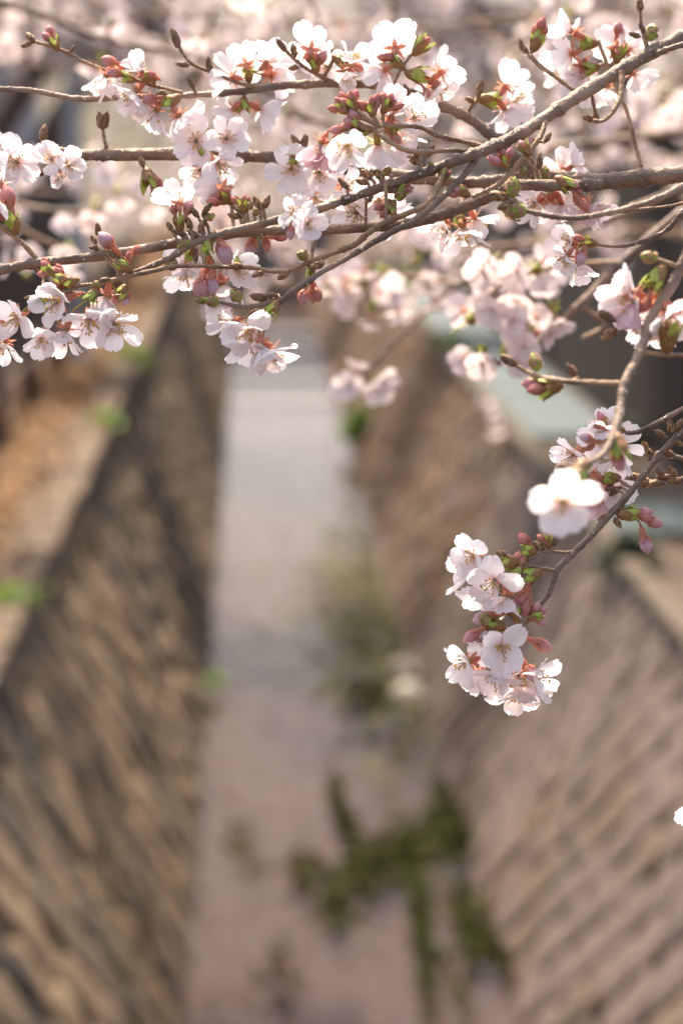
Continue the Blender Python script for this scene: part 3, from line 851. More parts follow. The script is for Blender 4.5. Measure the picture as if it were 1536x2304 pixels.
ZR_OLD = -.3
def cherry(label, base, h, lean, lobes, ncl, seed, trunk_r=.2):
    """lobes: (dx, dy, z, rx, ry, rz) relative to the trunk foot; blossom clusters sit along twigs inside them"""
    off = Vector((.9 if base[0] > 0 else -.5, 0, 0)); dz_ = -base[2]+(ZR_OLD if base[0] > 0 else 0)
    lobes = [(l[0]-off.x, l[1], l[2]+dz_, *l[3:]) for l in lobes]; h += dz_; base = (base[0]+off.x, base[1], base[2])
    r_ = random.Random(seed); t = empty('cherry_tree', base); tag(t, label, 'tree', 'cherry trees along the canal')
    top = Vector((lean[0], lean[1], h))
    mb = MB(); pts = [Vector((0, 0, -.2)), Vector((lean[0]*.05, lean[1]*.05, h*.25)), Vector((lean[0]*.35, lean[1]*.35, h*.6)), top]
    mb.tube([Vector(q) for q in catmull(pts, 5)], list(np.linspace(trunk_r*1.25, trunk_r*.75, 16)), 12, 0, True, .06, r_)
    obj('trunk', mb.me('trunk', M['bark_far']), t)
    cen = []; tw = MB(); tot = sum(l[3]*l[4]*l[5] for l in lobes)
    for lb_ in lobes:
        c = Vector(lb_[:3]); S = Vector(lb_[3:])
        lm = MB(); mid = top.lerp(c, .5)+Vector((0, 0, .35))
        lp = [Vector(q) for q in catmull([top*.93, mid, c, c+Vector((S.x*.5*r_.choice((-1, 1)), S.y*.3, -.2))], 5)]
        lm.tube(lp, list(np.linspace(trunk_r*.5, .02, len(lp))), 8, 0, True, .06, r_)
        obj('limb', lm.me('limb', M['bark_far']), t)
        k = max(4, int(ncl*S.x*S.y*S.z/tot/9))
        for q in range(k):
            s0 = lp[r_.randrange(4, len(lp))]
            while True:
                u = Vector((r_.uniform(-1, 1), r_.uniform(-1, 1), r_.uniform(-1, 1)))
                if u.length <= 1: break
            e_ = c+Vector((u.x*S.x, u.y*S.y, u.z*S.z)); m_ = s0.lerp(e_, .5)+Vector((0, 0, .18))
            tp = [Vector(x_) for x_ in catmull([s0, m_, e_], 5)]
            tw.tube(tp, list(np.linspace(.022, .006, len(tp))), 5, 0, False, 0, r_)
            for w_ in range(9):
                cen.append(tuple(tp[r_.randrange(3, len(tp))]+Vector((r_.gauss(0, .08), r_.gauss(0, .08), r_.gauss(-.02, .07)))))
    ob = obj('twigs', tw.me('twigs', M['bark_far']), t); ob['kind'] = 'stuff'
    ob = obj('crown', blossoms(cen, .05, 6, .024, seed, .3), t); ob['kind'] = 'stuff'
cherry('leaning cherry tree behind the dark board fence, its boughs low over the canal', (3.5, 21, ZR), 2.9, (-1.2, -.6),
       [(-2.0, -1.0, 2.9, 1.5, 1.6, .95), (-.6, -2, 3.0, 1.4, 1.5, 1.1), (-3.4, .5, 2.8, 1.4, 1.6, .85), (.9, -1.6, 3.1, 1.2, 1.4, 1.2), (-1.2, .5, 4.4, 2.2, 2, 1.0), (-2.2, 1, 6.0, 2.6, 2.4, 1.2), (-1.3, -2.6, 2.1, .8, 1.0, .45)], 4200, 1)
cherry('cherry tree rooted by the pale grey pole, blossoms arching across the canal', (-3.0, 25, ZL), 2.7, (1.3, .3),
       [(2.0, -.3, 2.9, 1.5, 1.7, .95), (.6, -1.0, 3.2, 1.4, 1.5, .8), (3.4, .6, 2.3, 1.3, 1.8, .9), (-.9, 0, 3.4, 1.2, 1.6, .8), (1.6, .6, 4.3, 2.2, 2, .9), (2.4, 1, 5.8, 2.6, 2.4, 1.2), (2.2, .3, 1.9, 1.2, 1.2, .5)], 4200, 2)
cherry('cherry tree farther along the fenced bank, pale crown over the weir', (3.9, 33, ZR), 2.8, (-1.4, 0),
       [(-2.2, 0, 2.9, 1.7, 1.8, 1.1), (-.6, -1, 2.8, 1.6, 1.7, 1.2), (-4.0, .6, 2.6, 1.5, 1.8, 1.2), (1.4, -1, 3.0, 1.6, 1.7, 1.3), (-1, 0, 4.6, 2.4, 2, 1.1), (-2.4, 0, 6.6, 3, 2.6, 1.4)], 4200, 3)
cherry('cherry tree farther along the leaf littered bank beside the grey house', (-3.4, 38, ZL), 2.8, (1.2, 0),
       [(1.8, 0, 2.8, 1.8, 1.9, 1.2), (0, -1, 3.2, 1.6, 1.7, 1.0), (3.4, .4, 2.4, 1.5, 1.8, 1.2), (-1.8, 0, 3.8, 1.5, 1.7, .9), (.6, 0, 4.6, 2.2, 2, 1.1), (2, 0, 6.6, 3, 2.6, 1.4)], 4000, 4)
cherry('distant cherry tree behind the weir on the fenced bank', (4.6, 50, ZR), 3, (-1.2, 0),
       [(-2, 0, 3.0, 2.2, 2, 1.7), (.8, 0, 3.0, 2.0, 2, 1.7), (-4.4, 0, 2.6, 1.8, 2, 1.6), (-2, 0, 6, 4, 3, 2)], 7000, 5)
cherry('distant cherry tree behind the weir on the house side', (-4.2, 52, ZL), 3, (1.2, 0),
       [(1.8, 0, 3.0, 2.2, 2, 1.7), (-1.2, 0, 3.2, 2.2, 2, 1.5), (4.2, 0, 2.6, 1.8, 2, 1.6), (2, 0, 6, 4, 3, 2)], 7000, 6)
cherry('cherry tree behind the dark board fence nearest the single teal slab', (4.4, 14.5, ZR), 2.9, (-.6, .2),
       [(-1.1, .4, 2.75, 1.0, 1.4, .75), (.4, .6, 3.0, 1.2, 1.4, .9), (-.6, 1.2, 3.8, 1.6, 1.6, .6)], 1100, 7)
cherry('cherry tree on the leaf littered bank, its low boughs before the grey pole', (-3.6, 15.2, ZL), 2.6, (1.0, .2),
       [(1.9, -.2, 2.85, 1.0, 1.2, .45), (.8, -.4, 2.95, 1.0, 1.2, .6), (2.9, .5, 3.1, 1.0, 1.2, .4), (.2, .6, 3.6, 1.4, 1.4, .6)], 1500, 8)

# ================================================================== FOREGROUND: the cherry tree at the water's edge
LIMB = V(2150, 330, .12)
tr = empty('cherry_tree', (3.0, 2.1, ZR)); tag(tr, 'cherry tree rooted on the fenced bank whose branches reach over the canal', 'tree')
b0 = Vector(tr.location)
mb = MB(); pts = [Vector((3.0, 2.1, ZR-.1)), Vector((2.75, 2.05, .5)), Vector((2.15, 1.95, 1.6)), Vector((1.9, 1.85, 2.4))]
mb.tube([Vector(q)-b0 for q in catmull(pts, 6)], list(np.linspace(.17, .10, 19)), 14, 0, True, .05); obj('trunk', mb.me('trunk', M['bark_far']), tr)
for i, (tip, r0) in enumerate(((LIMB, .06), (V(2100, 900, -.1), .045))):
    st = Vector((2.15, 1.95, 1.6)) if i else Vector((1.95, 1.87, 2.3))
    mid = st.lerp(tip, .5)+Vector((0, 0, .10))
    lp = [Vector(q)-b0 for q in catmull([st, mid, tip], 8)]
    mb = MB(); mb.tube(lp, list(np.linspace(r0, .022, len(lp))), 12, 0, True, .05); obj('limb', mb.me('limb', M['bark']), tr)
LOW = (2100, 900, 60, -10); TOP = (2150, 330, 70, 12)

# ---------------------------------------------------------------- branch crossing from the upper right
A = Branch('cherry_branch', 'brown branch slanting down to a hanging flower cluster, holding the tight knot of red buds', V(2150, 330, .12))
A.wood('limb', [TOP, (1760, 40, 46, 9), (1620, 52, 38, 7), (1480, 110, 36, 6), (1400, 155, 35, 5), (1300, 215, 34, 4), (1225, 265, 33, 3), (1160, 305, 32, 2), (1100, 332, 30, 1), (1050, 352, 28, 0), (960, 385, 26, 0), (860, 420, 24, 0), (780, 448, 23, 0), (700, 474, 22, 0), (600, 500, 21, 0), (500, 525, 20, 0), (440, 545, 18, 0), (380, 580, 17, 0), (320, 606, 15, 0), (275, 622, 12, .3)], sides=12)
A.wood('twig', [(1005, 370, 16, 0), (985, 415, 16, -.6), (960, 458, 16, -1), (872, 498, 16, -1), (830, 523, 15, -1), (797, 550, 17, -1), (753, 567, 14, -1), (700, 587, 13, -1), (653, 607, 12, -1), (613, 610, 11, -1), (567, 602, 11, -1), (500, 600, 10, -1), (407, 598, 11, -1), (330, 612, 12, -1), (227, 636, 11, -1), (185, 641, 9, -1)])
A.wood('twig', [(1076, 345, 18, 1), (1050, 385, 18, 0), (1018, 420, 17, -.5), (979, 457, 17, -1.4), (929, 498, 16, -1.6), (880, 522, 16, -1.5), (780, 580, 15, -1.5), (720, 614, 14, -1.5), (690, 636, 17, -1.5), (655, 657, 15, -1.5), (630, 678, 15, -1.5), (590, 686, 13, -1.5), (545, 690, 12, -1.5), (497, 680, 9, -1.5)])
A.wood('twig', [(1224, 263, 17, 3), (1218, 300, 15, 2), (1190, 340, 15, 1.5), (1134, 403, 14, 1), (1100, 426, 12, .5), (1062, 442, 10, .2)])
A.wood('twig', [(1095, 330, 13, 1), (1024, 314, 12, 0), (982, 303, 13, -.5), (945, 286, 11, -1), (905, 283, 11, -1), (852, 283, 9, -1)])
A.wood('twig', [(1060, 345, 13, 1), (1024, 338, 11, 0), (925, 340, 13, -.8), (879, 320, 12, -1), (849, 300, 10, -1)])
A.wood('twig', [(1290, 202, 12, 4.5), (1250, 172, 11, 5), (1212, 145, 11, 5.5), (1190, 122, 12, 6)])
A.wood('twig', [(1398, 160, 14, 4), (1397, 205, 13, 3.5), (1383, 245, 11, 3), (1358, 270, 10, 3), (1335, 271, 12, 3)])
A.wood('twig', [(1458, 118, 12, 6), (1452, 92, 12, 6), (1442, 55, 9, 6), (1440, 25, 8, 6)])
A.wood('twig', [(1480, 118, 15, 5), (1520, 104, 16, 4), (1590, 85, 17, 4), (1700, 62, 20, 6)])
A.wood('twig', [(868, 500, 9, -1), (869, 460, 9, -1), (866, 405, 8, -1)])
A.wood('twig', [(822, 508, 8, 1), (823, 470, 8, 1), (824, 445, 9, 1)])
A.wood('twig', [(702, 586, 9, -1), (703, 560, 8, -.6), (709, 536, 9, -.2)])
# knot of red buds and its open flowers
A.redtuft(800, 245, -1, 125, 6, .62); A.redtuft(838, 258, -1, 95, 5, .6); A.redtuft(862, 250, -1, 60, 6, .6)
A.redtuft(815, 285, -1, 165, 5, .7, 'P'); A.redtuft(778, 250, -1, 150, 3, .6)
A.cluster(832, 290, -1, 190, [(782, 325, -.25, -.45, .85, {'d': -2.6}), (722, 322, -.45, -.85, .15, {'open_': 56, 'pink': True}), (748, 330, -.2, -.9, .2, {'open_': 58, 'pink': True}), (849, 322, .1, -.75, -.5, {'open_': 30, 'green': True})], [(805, 295, 215, 'L', .9), (768, 290, 190, 'P', .8)])
A.cluster(868, 290, 0, -20, [(929, 265, .45, .1, .8), (897, 316, .5, -.6, -.35), (880, 262, .3, .8, -.2, {'open_': 45})], [(880, 300, -45, 'P', .7)])
# cluster below the arching twig ends, at the left
A.cluster(213, 652, -1, 240, [(200, 717, 0, -.78, .62), (257, 727, .2, -.6, .75), (132, 677, -.45, -.25, .8), (148, 742, -.2, -.85, .3, {'open_': 32})], [(170, 662, 195, 'R', .7)])
A.cluster(120, 660, -.5, 200, [(38, 713, -.4, -.3, .8), (93, 760, -.05, -.65, .7, {'sc': .85}), (10, 770, -.3, -.8, .35), (-8, 725, -.7, -.2, .4)], [(80, 690, 210, 'R', .6)])
A.wood('twig', [(185, 641, 9, -1), (150, 655, 9, -.8), (118, 664, 8, -.5), (85, 664, 7, -.5), (55, 670, 6, -.5)])
A.redtuft(150, 632, -1, 165, 4, .62); A.redtuft(172, 630, -1, 195, 4, .6); A.redtuft(120, 615, -1, 150, 3, .5)
A.leafbuds([(228, 636, 200, 0.96, 'g'), (250, 628, 190, 1.1, 'w')], -1)
A.cluster(282, 645, 0, 235, [(240, 665, -.2, -.85, -.3, {'open_': 38})], [(262, 665, 240, 'P', .6), (270, 660, 250, 'P', .6), (288, 668, 245, 'L', .6)])
A.cluster(292, 606, -1, 150, [], [(252, 553, 135, 'L', 1.05), (300, 572, 60, 'R', .7), (290, 585, 90, 'R', .6)])
A.leafbuds([(222, 530, 95, 1.1, 'w'), (216, 548, 120, .9, 'w'), (228, 545, 60, .9, 'w'), (225, 560, 170, .9, 'w'), (100, 605, 185, .9, 'w')], 1)
A.leafbuds([(258, 580, 130, .9, 'w'), (278, 601, 160, 1, 'g')], -1)
# spur cluster with the upright flower
A.cluster(405, 515, 0, 95, [(401, 457, -.15, .72, -.62, {'open_': 34, 'sc': .9})], [(420, 478, 70, 'P', .75), (393, 480, 105, 'R', .6)])
A.leafbuds([(455, 482, 50, 1.2, 'w'), (447, 488, 130, 1.1, 'w'), (460, 492, 20, 0.96, 'g'), (388, 520, 120, .9, 'w'), (430, 515, 110, 1.1, 'w'), (448, 520, 60, 1.1, 'w'), (418, 528, 160, 1.2, 'w')], 0)
A.leafbuds([(428, 545, 200, 1.28, 'g'), (447, 533, 150, 1.2, 'w'), (400, 597, 180, 1.12, 'g'), (440, 590, 90, 1.0, 'w')], 0)
A.cluster(468, 540, 0, 265, [(480, 645, .1, -.95, 0, {'open_': 55, 'd': 1.5})], [(477, 622, 265, 'L', 1.25), (455, 628, 262, 'P', 1.15), (497, 548, 290, 'L', 1.2), (470, 590, 268, 'R', .7), (500, 560, 300, 'P', .9)])
A.cluster(440, 560, 3, 225, [(428, 578, -.25, -.15, .85, {'d': 2}), (420, 610, -.2, -.8, .4, {'d': 2})])
A.cluster(512, 580, 2, 330, [(528, 604, .6, -.1, .55, {'sc': .95}), (500, 640, .2, -.9, .2, {'open_': 40})])
# small open pair on the limb
A.cluster(678, 482, -.4, 100, [(663, 478, -.05, .15, 1, {'sc': .72, 'open_': 12, 'd': -1.6}), (690, 504, .35, -.05, .9, {'sc': .74, 'open_': 14, 'd': -2.0})], [(655, 512, 265, 'L', .72)], .6)
# terminal hanging cluster of the lowest twig
A.cluster(622, 682, -1.5, 235, [(562, 742, -.42, -.5, .75, {'sc': 1.1}), (588, 778, .15, -.85, .35, {'open_': 34, 'sc': 1.05}), (520, 722, -.6, -.2, .4, {'d': 1}), (612, 790, .55, -.75, .1, {'sc': .95, 'd': 0}), (560, 768, -.2, -.9, .2, {'open_': 30, 'd': .8})], [], 1.15)
A.leafbuds([(492, 681, 165, 1.36, 'g'), (462, 675, 175, 0.88, 'g'), (540, 676, 130, 1.28, 'g'), (600, 672, 170, 1.5, 'w'), (625, 663, 185, 1.1, 'w'), (580, 695, 225, 1.2, 'w'), (693, 577, 165, 1.12, 'g'), (650, 610, 215, 1.3, 'w'), (592, 612, 200, 1, 'w'), (728, 592, 200, 1.3, 'w'), (545, 598, 175, 1.0, 'w')], -1.2)
A.cluster(700, 600, -.4, 265, [], [(684, 655, 258, 'P', .9), (703, 648, 275, 'P', .95), (710, 650, 285, 'R', .8)], .8)
A.leafbuds([(783, 425, 130, 1.2, 'w'), (828, 412, 165, 1.2, 'w'), (835, 402, 140, 1.2, 'w'), (848, 385, 95, 0.96, 'g'), (862, 392, 40, 0.88, 'g'), (852, 400, 110, 1.2, 'w'), (585, 470, 115, 1.3, 'w'), (592, 468, 60, 1.2, 'w'), (940, 355, 100, 1.2, 'w'), (960, 352, 60, 1.2, 'w'), (945, 368, 150, 1.3, 'w'), (972, 385, 100, 0.88, 'g'), (908, 425, 240, 1.20, 'g'), (900, 420, 200, 1.2, 'w'), (828, 455, 60, .8, 'w')], 0)
A.leafbuds([(1225, 320, 60, 1, 'w'), (1180, 375, 250, 0.88, 'g'), (1208, 380, 60, 1, 'w')], 1.5)
A.redtuft(885, 455, 0, 245, 4, .62, 'R'); A.redtuft(893, 440, 0, 40, 3, .6)
A.redtuft(1052, 438, 0, 150, 5, .6, 'P'); A.redtuft(1140, 375, 1, 120, 7, .62, 'P'); A.redtuft(1188, 345, 1.2, 120, 4, .5, 'P')
A.redtuft(990, 410, 0, 60, 3, .5, 'R')
A.cluster(1200, 108, 6, 65, [], [(1212, 68, 70, 'R', .85), (1204, 76, 85, 'R', .7), (1216, 80, 60, 'R', .7)], 1.3)
A.leafbuds([(1186, 118, 130, 1.1, 'w'), (1176, 108, 110, .9, 'w'), (1440, 25, 95, 1.2, 'w'), (1450, 75, 120, 1, 'w'), (1460, 88, 70, 1.60, 'g'), (1440, 82, 160, 1.1, 'w'), (1340, 268, 170, 1.2, 'w'), (1345, 265, 120, .8, 'w')], 6)

# ---------------------------------------------------------------- thick forked branch and its three long arms
B = Branch('cherry_branch', 'thickest pale speckled branch, forking into three long arms full of open blossoms', V(2150, 330, .12))
B.wood('limb', [TOP, (1760, 372, 50, 9), (1600, 385, 46, 7), (1520, 392, 44, 6), (1440, 399, 43, 6), (1350, 408, 41, 6), (1280, 400, 37, 7), (1210, 392, 33, 8), (1150, 402, 31, 9), (1060, 410, 30, 10), (960, 402, 30, 10), (800, 382, 31, 10), (640, 357, 31, 9), (540, 349, 31, 9), (400, 346, 31, 9), (250, 348, 30, 8), (180, 347, 28, 8), (100, 341, 26, 8), (0, 336, 25, 8), (-90, 330, 23, 8)], sides=14)
B.wood('arm', [(1215, 394, 31, 8), (1170, 362, 30, 8), (1110, 308, 29, 8), (1050, 262, 27, 8), (990, 236, 25, 8), (900, 201, 25, 8), (840, 190, 23, 8), (770, 186, 22, 8), (650, 191, 20, 8), (550, 204, 18, 8), (450, 212, 16, 8), (370, 216, 14, 8), (283, 218, 14, 8), (187, 222, 15, 8), (130, 214, 14, 8), (67, 202, 13, 8), (0, 199, 14, 8), (-80, 195, 13, 8)], sides=12)
B.wood('arm', [(1352, 415, 30, 5), (1250, 417, 28, 4), (1150, 418, 30, 3.5), (1080, 451, 31, 3), (980, 487, 29, 3), (880, 507, 28, 3), (720, 516, 26, 3), (560, 521, 25, 3), (400, 546, 25, 2), (240, 573, 25, 1), (80, 592, 25, 1), (0, 606, 26, 1), (-90, 615, 26, 1)], sides=12)
B.wood('twig', [(410, 208, 11, 8), (310, 181, 10, 8), (200, 143, 9, 7.5), (147, 115, 9, 7), (110, 102, 9, 7), (80, 93, 9, 7)])
B.wood('twig', [(590, 198, 11, 8), (540, 187, 10, 7.5), (480, 163, 10, 7), (433, 143, 9, 7), (412, 120, 9, 7), (403, 103, 10, 7)])
B.wood('twig', [(750, 184, 11, 8), (700, 160, 10, 7), (665, 135, 9, 7), (645, 115, 9, 7)])
B.wood('twig', [(885, 188, 8, 7.5), (905, 150, 8, 7), (928, 118, 8, 7)])
B.wood('twig', [(1052, 252, 9, 8), (1068, 228, 9, 8.5), (1080, 207, 9, 9)])
B.wood('twig', [(82, 582, 14, 1), (47, 543, 13, 1), (5, 512, 12, 1), (-50, 480, 12, 1)])
B.wood('twig', [(1442, 375, 11, 7), (1428, 320, 10, 8), (1410, 250, 11, 8.5), (1385, 195, 10, 9), (1360, 130, 10, 9), (1345, 90, 9, 9)])
B.wood('twig', [(240, 333, 11, 8), (235, 315, 9, 8), (232, 292, 9, 8)])
B.wood('twig', [(92, 330, 9, 8), (95, 312, 9, 8)])
B.leafbuds([(232, 290, 105, 1.5, 'w'), (235, 288, 80, 1.5, 'w'), (95, 318, 80, 1.6, 'w'), (104, 385, 200, 1.2, 'w'), (-2, 325, 100, 1.4, 'w')], 8)
B.leafbuds([(78, 95, 130, 1.3, 'w'), (72, 95, 200, 1.1, 'w'), (403, 106, 110, 1.6, 'w'), (425, 146, 170, 1.1, 'w'), (472, 157, 100, 1.2, 'w'), (645, 116, 130, 1.3, 'w'), (664, 128, 100, 1.2, 'w'), (672, 150, 190, 1, 'w'), (435, 200, 110, 1.1, 'w'), (370, 205, 200, .9, 'w'), (1075, 215, 75, 1.4, 'w'), (1066, 228, 160, 1, 'w'), (918, 215, 110, 1.1, 'w'), (912, 222, 220, 1.1, 'w'), (158, 118, 60, .7, 'w')], 7)
B.cluster(128, 108, 7, 110, [], [(117, 80, 110, 'P', .75), (112, 88, 140, 'P', .6)], 1)
B.cluster(935, 116, 7, 50, [], [(950, 100, 45, 'R', .7), (942, 98, 60, 'R', .7)], 1.4)
# arm with the arch: left part
B.cluster(300, 178, 7, 165, [(238, 172, -.35, -.85, .2, {'open_': 45}), (262, 165, -.4, -.7, .2, {'open_': 45, 'd': 2}), (318, 158, -.3, .5, .5, {'sc': .8, 'open_': 40})], [(258, 140, 165, 'P', .8), (270, 165, 175, 'P', .8)])
B.cluster(345, 178, 7, 160, [(305, 205, -.55, -.6, .25, {'open_': 35})], [(330, 165, 170, 'L', .9), (350, 172, 150, 'R', .6)])
B.cluster(400, 218, 7, 215, [(352, 250, -.3, -.92, .1, {'open_': 42, 'sc': 1.1}), (337, 228, -.55, -.5, .35, {'open_': 40}), (404, 262, .5, -.7, .2)], [(350, 220, 190, 'P', .8)], 1.2)
B.cluster(560, 180, 8, 100, [(555, 145, .1, .5, -.8), (522, 172, -.65, .2, -.35), (612, 167, .7, .1, -.6), (600, 140, .5, .6, -.3)], [(595, 150, 20, 'R', .6)])
B.cluster(548, 222, 8, 270, [(525, 245, -.55, -.5, -.5), (582, 243, .7, -.3, -.35)], [], 1.1)
B.cluster(712, 158, 7, 100, [(699, 112, 0, .5, -.8), (735, 150, -.2, 0, .85, {'d': 2.5, 'sc': .85})], [(706, 142, 80, 'P', .8), (718, 140, 60, 'P', .8), (700, 138, 120, 'P', .7)])
B.cluster(752, 128, 7, -30, [(790, 145, .15, .6, .3, {'open_': 40}), (775, 160, .1, -.3, .3, {'open_': 50, 'sc': .8})], [(785, 158, -70, 'R', .8), (795, 145, -30, 'R', .8), (775, 165, -80, 'R', .7)])
B.cluster(905, 148, 7, 150, [(889, 107, 0, .6, -.75), (865, 157, -.65, -.3, -.55)], [(872, 130, 170, 'R', .7), (890, 135, 150, 'R', .7)])
B.cluster(920, 165, 7, -10, [(992, 160, .6, .5, -.4), (979, 197, .45, -.5, .35), (958, 205, -.2, -.7, .5, {'sc': .8, 'd': 2})], [(970, 180, -40, 'R', .8), (955, 200, -60, 'R', .7)], 1.4)
B.cluster(1082, 222, 9, -5, [(1137, 193, .45, .75, -.35, {'open_': 32}), (1134, 245, .45, -.65, -.25), (1150, 232, .6, .1, .5, {'d': 2})], [], 1.4)
# arm along the middle
B.cluster(455, 352, 6.5, 90, [(441, 317, -.1, -.1, .95, {'open_': 14}), (508, 312, .2, .12, .95, {'open_': 14}), (450, 380, -.2, -.5, .8), (489, 366, .3, -.6, .7), (480, 405, .1, -.8, .45, {'d': 1.5})], [], .7)
B.cluster(520, 455, 4, 140, [(499, 423, -.5, .25, -.6, {'open_': 30})], [(485, 435, 150, 'R', .75), (492, 455, 175, 'R', .75), (500, 445, 160, 'P', .7)], 1)
B.redtuft(548, 475, 3.5, 100, 4, .45, 'R'); B.leafbuds([(540, 488, 170, 1.2, 'w'), (556, 470, 60, 0.88, 'g'), (570, 478, 20, 0.88, 'g')], 3.5)
B.wood('twig', [(520, 457, 9, 4), (540, 480, 9, 3.5), (560, 505, 9, 3)])
B.cluster(672, 352, 7, 200, [(655, 380, -.1, -.05, .95, {'open_': 15}), (718, 387, .1, -.35, .9, {'open_': 17}), (775, 420, .5, -.25, .6, {'sc': .95}), (708, 440, 0, -.7, .6)], [], .9)
B.leafbuds([(682, 335, 80, 1.4, 'w'), (672, 330, 120, 1.2, 'w')], 7)
B.cluster(330, 385, 7.5, 280, [], [(345, 412, 285, 'R', .7), (352, 402, 300, 'R', .65), (345, 428, 275, 'L', .6)], 1.5)
B.leafbuds([(322, 375, 110, 1, 'w')], 7.5)
B.cluster(15, 350, 6.5, 250, [(37, 363, .05, -.2, .95, {'open_': 15}), (10, 345, -.5, .3, .7, {'sc': .9}), (12, 395, -.2, -.7, .5)], [], .7)
B.cluster(125, 345, 6.5, 270, [(118, 358, -.1, .15, .9, {'sc': .8}), (153, 373, .35, .1, .9, {'sc': .76}), (133, 396, 0, -.45, .9, {'sc': .55, 'open_': 50})], [], .6)
# lower arm
B.cluster(35, 520, 1, 105, [(-5, 470, -.4, -.4, .6), (2, 412, -.3, .6, .4, {'open_': 40})], [(22, 462, 105, 'P', 1.2), (10, 490, 150, 'R', .7)], 1.3)
B.cluster(812, 478, 6, 150, [(806, 468, -.4, -.4, .45), (852, 450, .1, -.2, .7), (875, 475, .5, -.6, .3)], [], .7)
B.cluster(580, 520, 5, 270, [], [(567, 540, 255, 'L', 1.0), (598, 538, 275, 'P', .8), (620, 533, 0, 'P', .8)], .7)
B.cluster(1035, 478, 8, 265, [(1040, 512, 0, -.92, .2, {'open_': 32, 'sc': 1.1}), (1000, 500, -.5, -.6, .3), (1068, 490, .5, -.6, -.3)], [], 1)
B.cluster(1238, 425, 9, 275, [(1237, 447, -.1, -.3, -.85), (1205, 455, -.5, -.3, .4), (1262, 458, .3, -.7, -.2)], [], .8)
B.cluster(1255, 402, 4, -35, [(1314, 455, .45, -.65, -.2, {'open_': 42, 'pink': True, 'd': 3}), (1325, 460, .6, -.5, .2, {'open_': 35, 'd': 4})], [(1290, 415, -40, 'P', .7), (1295, 440, -62, 'R', .9), (1303, 450, -50, 'R', .9), (1280, 410, -20, 'P', .6)], 1.3)
B.cluster(1210, 383, 9, 10, [(1266, 380, .25, .75, -.4, {'open_': 30}), (1285, 375, .7, .4, .2, {'sc': .9})], [], .7)
B.leafbuds([(1232, 398, 130, 1.36, 'g'), (1210, 370, 80, 1, 'w'), (1200, 372, 120, 1, 'w')], 4.5)
# blossoms on the thin upright twig, seen from behind
B.cluster(1335, 98, 9, 175, [(1291, 72, -.7, .45, -.4, {'open_': 34}), (1284, 120, -.6, -.1, -.5)], [(1300, 75, 160, 'R', .7)], 1.4)
B.cluster(1342, 150, 9, 190, [(1307, 147, -.2, -.3, -.85), (1300, 178, -.3, -.75, -.4), (1272, 150, -.7, -.2, .2, {'d': 2}), (1322, 195, .1, -.9, -.1, {'d': 2, 'open_': 30})], [], 1.2)
B.cluster(1388, 138, 9, 80, [(1385, 108, -.1, .55, -.75), (1410, 112, .55, .3, -.6), (1425, 165, .6, -.6, -.2, {'d': 3}), (1364, 195, -.3, -.8, .1, {'d': 4})], [(1388, 75, 80, 'P', .75), (1392, 82, 60, 'P', .6)], 1.3)

# ---------------------------------------------------------------- thin twigs from the right
C_ = Branch('cherry_twig', 'bare twig ending in a fat green bud just under the thickest branch', V(2150, 330, .12), cat='twig')
C_.wood('twig', [TOP, (1700, 345, 30, -2), (1600, 385, 22, -6), (1536, 418, 19, -8), (1480, 446, 17, -9), (1420, 466, 16, -9), (1350, 482, 15, -9), (1290, 490, 14, -9), (1230, 484, 15, -9), (1185, 474, 13, -9)])
C_.wood('twig', [(1590, 440, 10, -6), (1536, 456, 8, -4), (1490, 465, 7, -3), (1440, 470, 8, -3), (1412, 474, 7, -3)])
C_.leafbuds([(1182, 474, 180, 1.92, 'g'), (1150, 440, 80, 1.60, 'g'), (1140, 445, 170, 1.5, 'w'), (1150, 458, 200, 1.4, 'w')], -9)
C_.leafbuds([(1415, 473, 185, .9, 'w'), (1432, 466, 150, .7, 'w')], -3)

D_ = Branch('cherry_twig', 'thin curved twig tipped with one small hanging blossom and a round pink bud', V(2150, 330, .12), cat='twig')
D_.wood('twig', [TOP, (1700, 350, 24, 4), (1600, 400, 17, 2), (1540, 468, 14, 0), (1500, 516, 13, 0), (1450, 540, 11, 0), (1410, 551, 12, 0), (1370, 553, 9, 0), (1340, 548, 9, 0)])
D_.cluster(1338, 548, 0, 165, [(1284, 545, -.7, .15, .6, {'sc': .78}), (1300, 590, .1, -.92, .15, {'sc': .85, 'open_': 34}), (1275, 575, -.5, -.6, .4, {'sc': .75})], [(1312, 566, 250, 'L', .85), (1310, 538, 165, 'R', .6)], .9)

E_ = Branch('cherry_branch', 'soft focus branch hanging in front of the others, with bud tipped side twigs', V(2100, 900, -.1))
E_.wood('limb', [LOW, (1800, 520, 44, -14), (1640, 440, 34, -15), (1570, 520, 30, -15), (1535, 595, 28, -15), (1505, 652, 27, -15), (1466, 710, 26, -15.5), (1450, 762, 26, -16), (1430, 812, 24, -17), (1405, 862, 26, -18), (1396, 912, 24, -19), (1386, 960, 22, -21), (1368, 1005, 18, -23), (1345, 1030, 14, -24), (1310, 1045, 11, -25)], sides=12)
E_.wood('twig', [(1400, 862, 14, -18), (1320, 860, 13, -17), (1240, 853, 13, -16), (1190, 838, 12, -15), (1158, 820, 8, -15)])
E_.wood('twig', [(1452, 735, 11, -15), (1410, 735, 9, -15), (1380, 720, 9, -15)])
E_.wood('twig', [(1440, 792, 14, -16), (1490, 797, 13, -15), (1545, 800, 14, -14), (1640, 795, 14, -12)])
E_.wood('twig', [(1525, 600, 12, -15), (1500, 590, 11, -15), (1475, 582, 10, -15)])
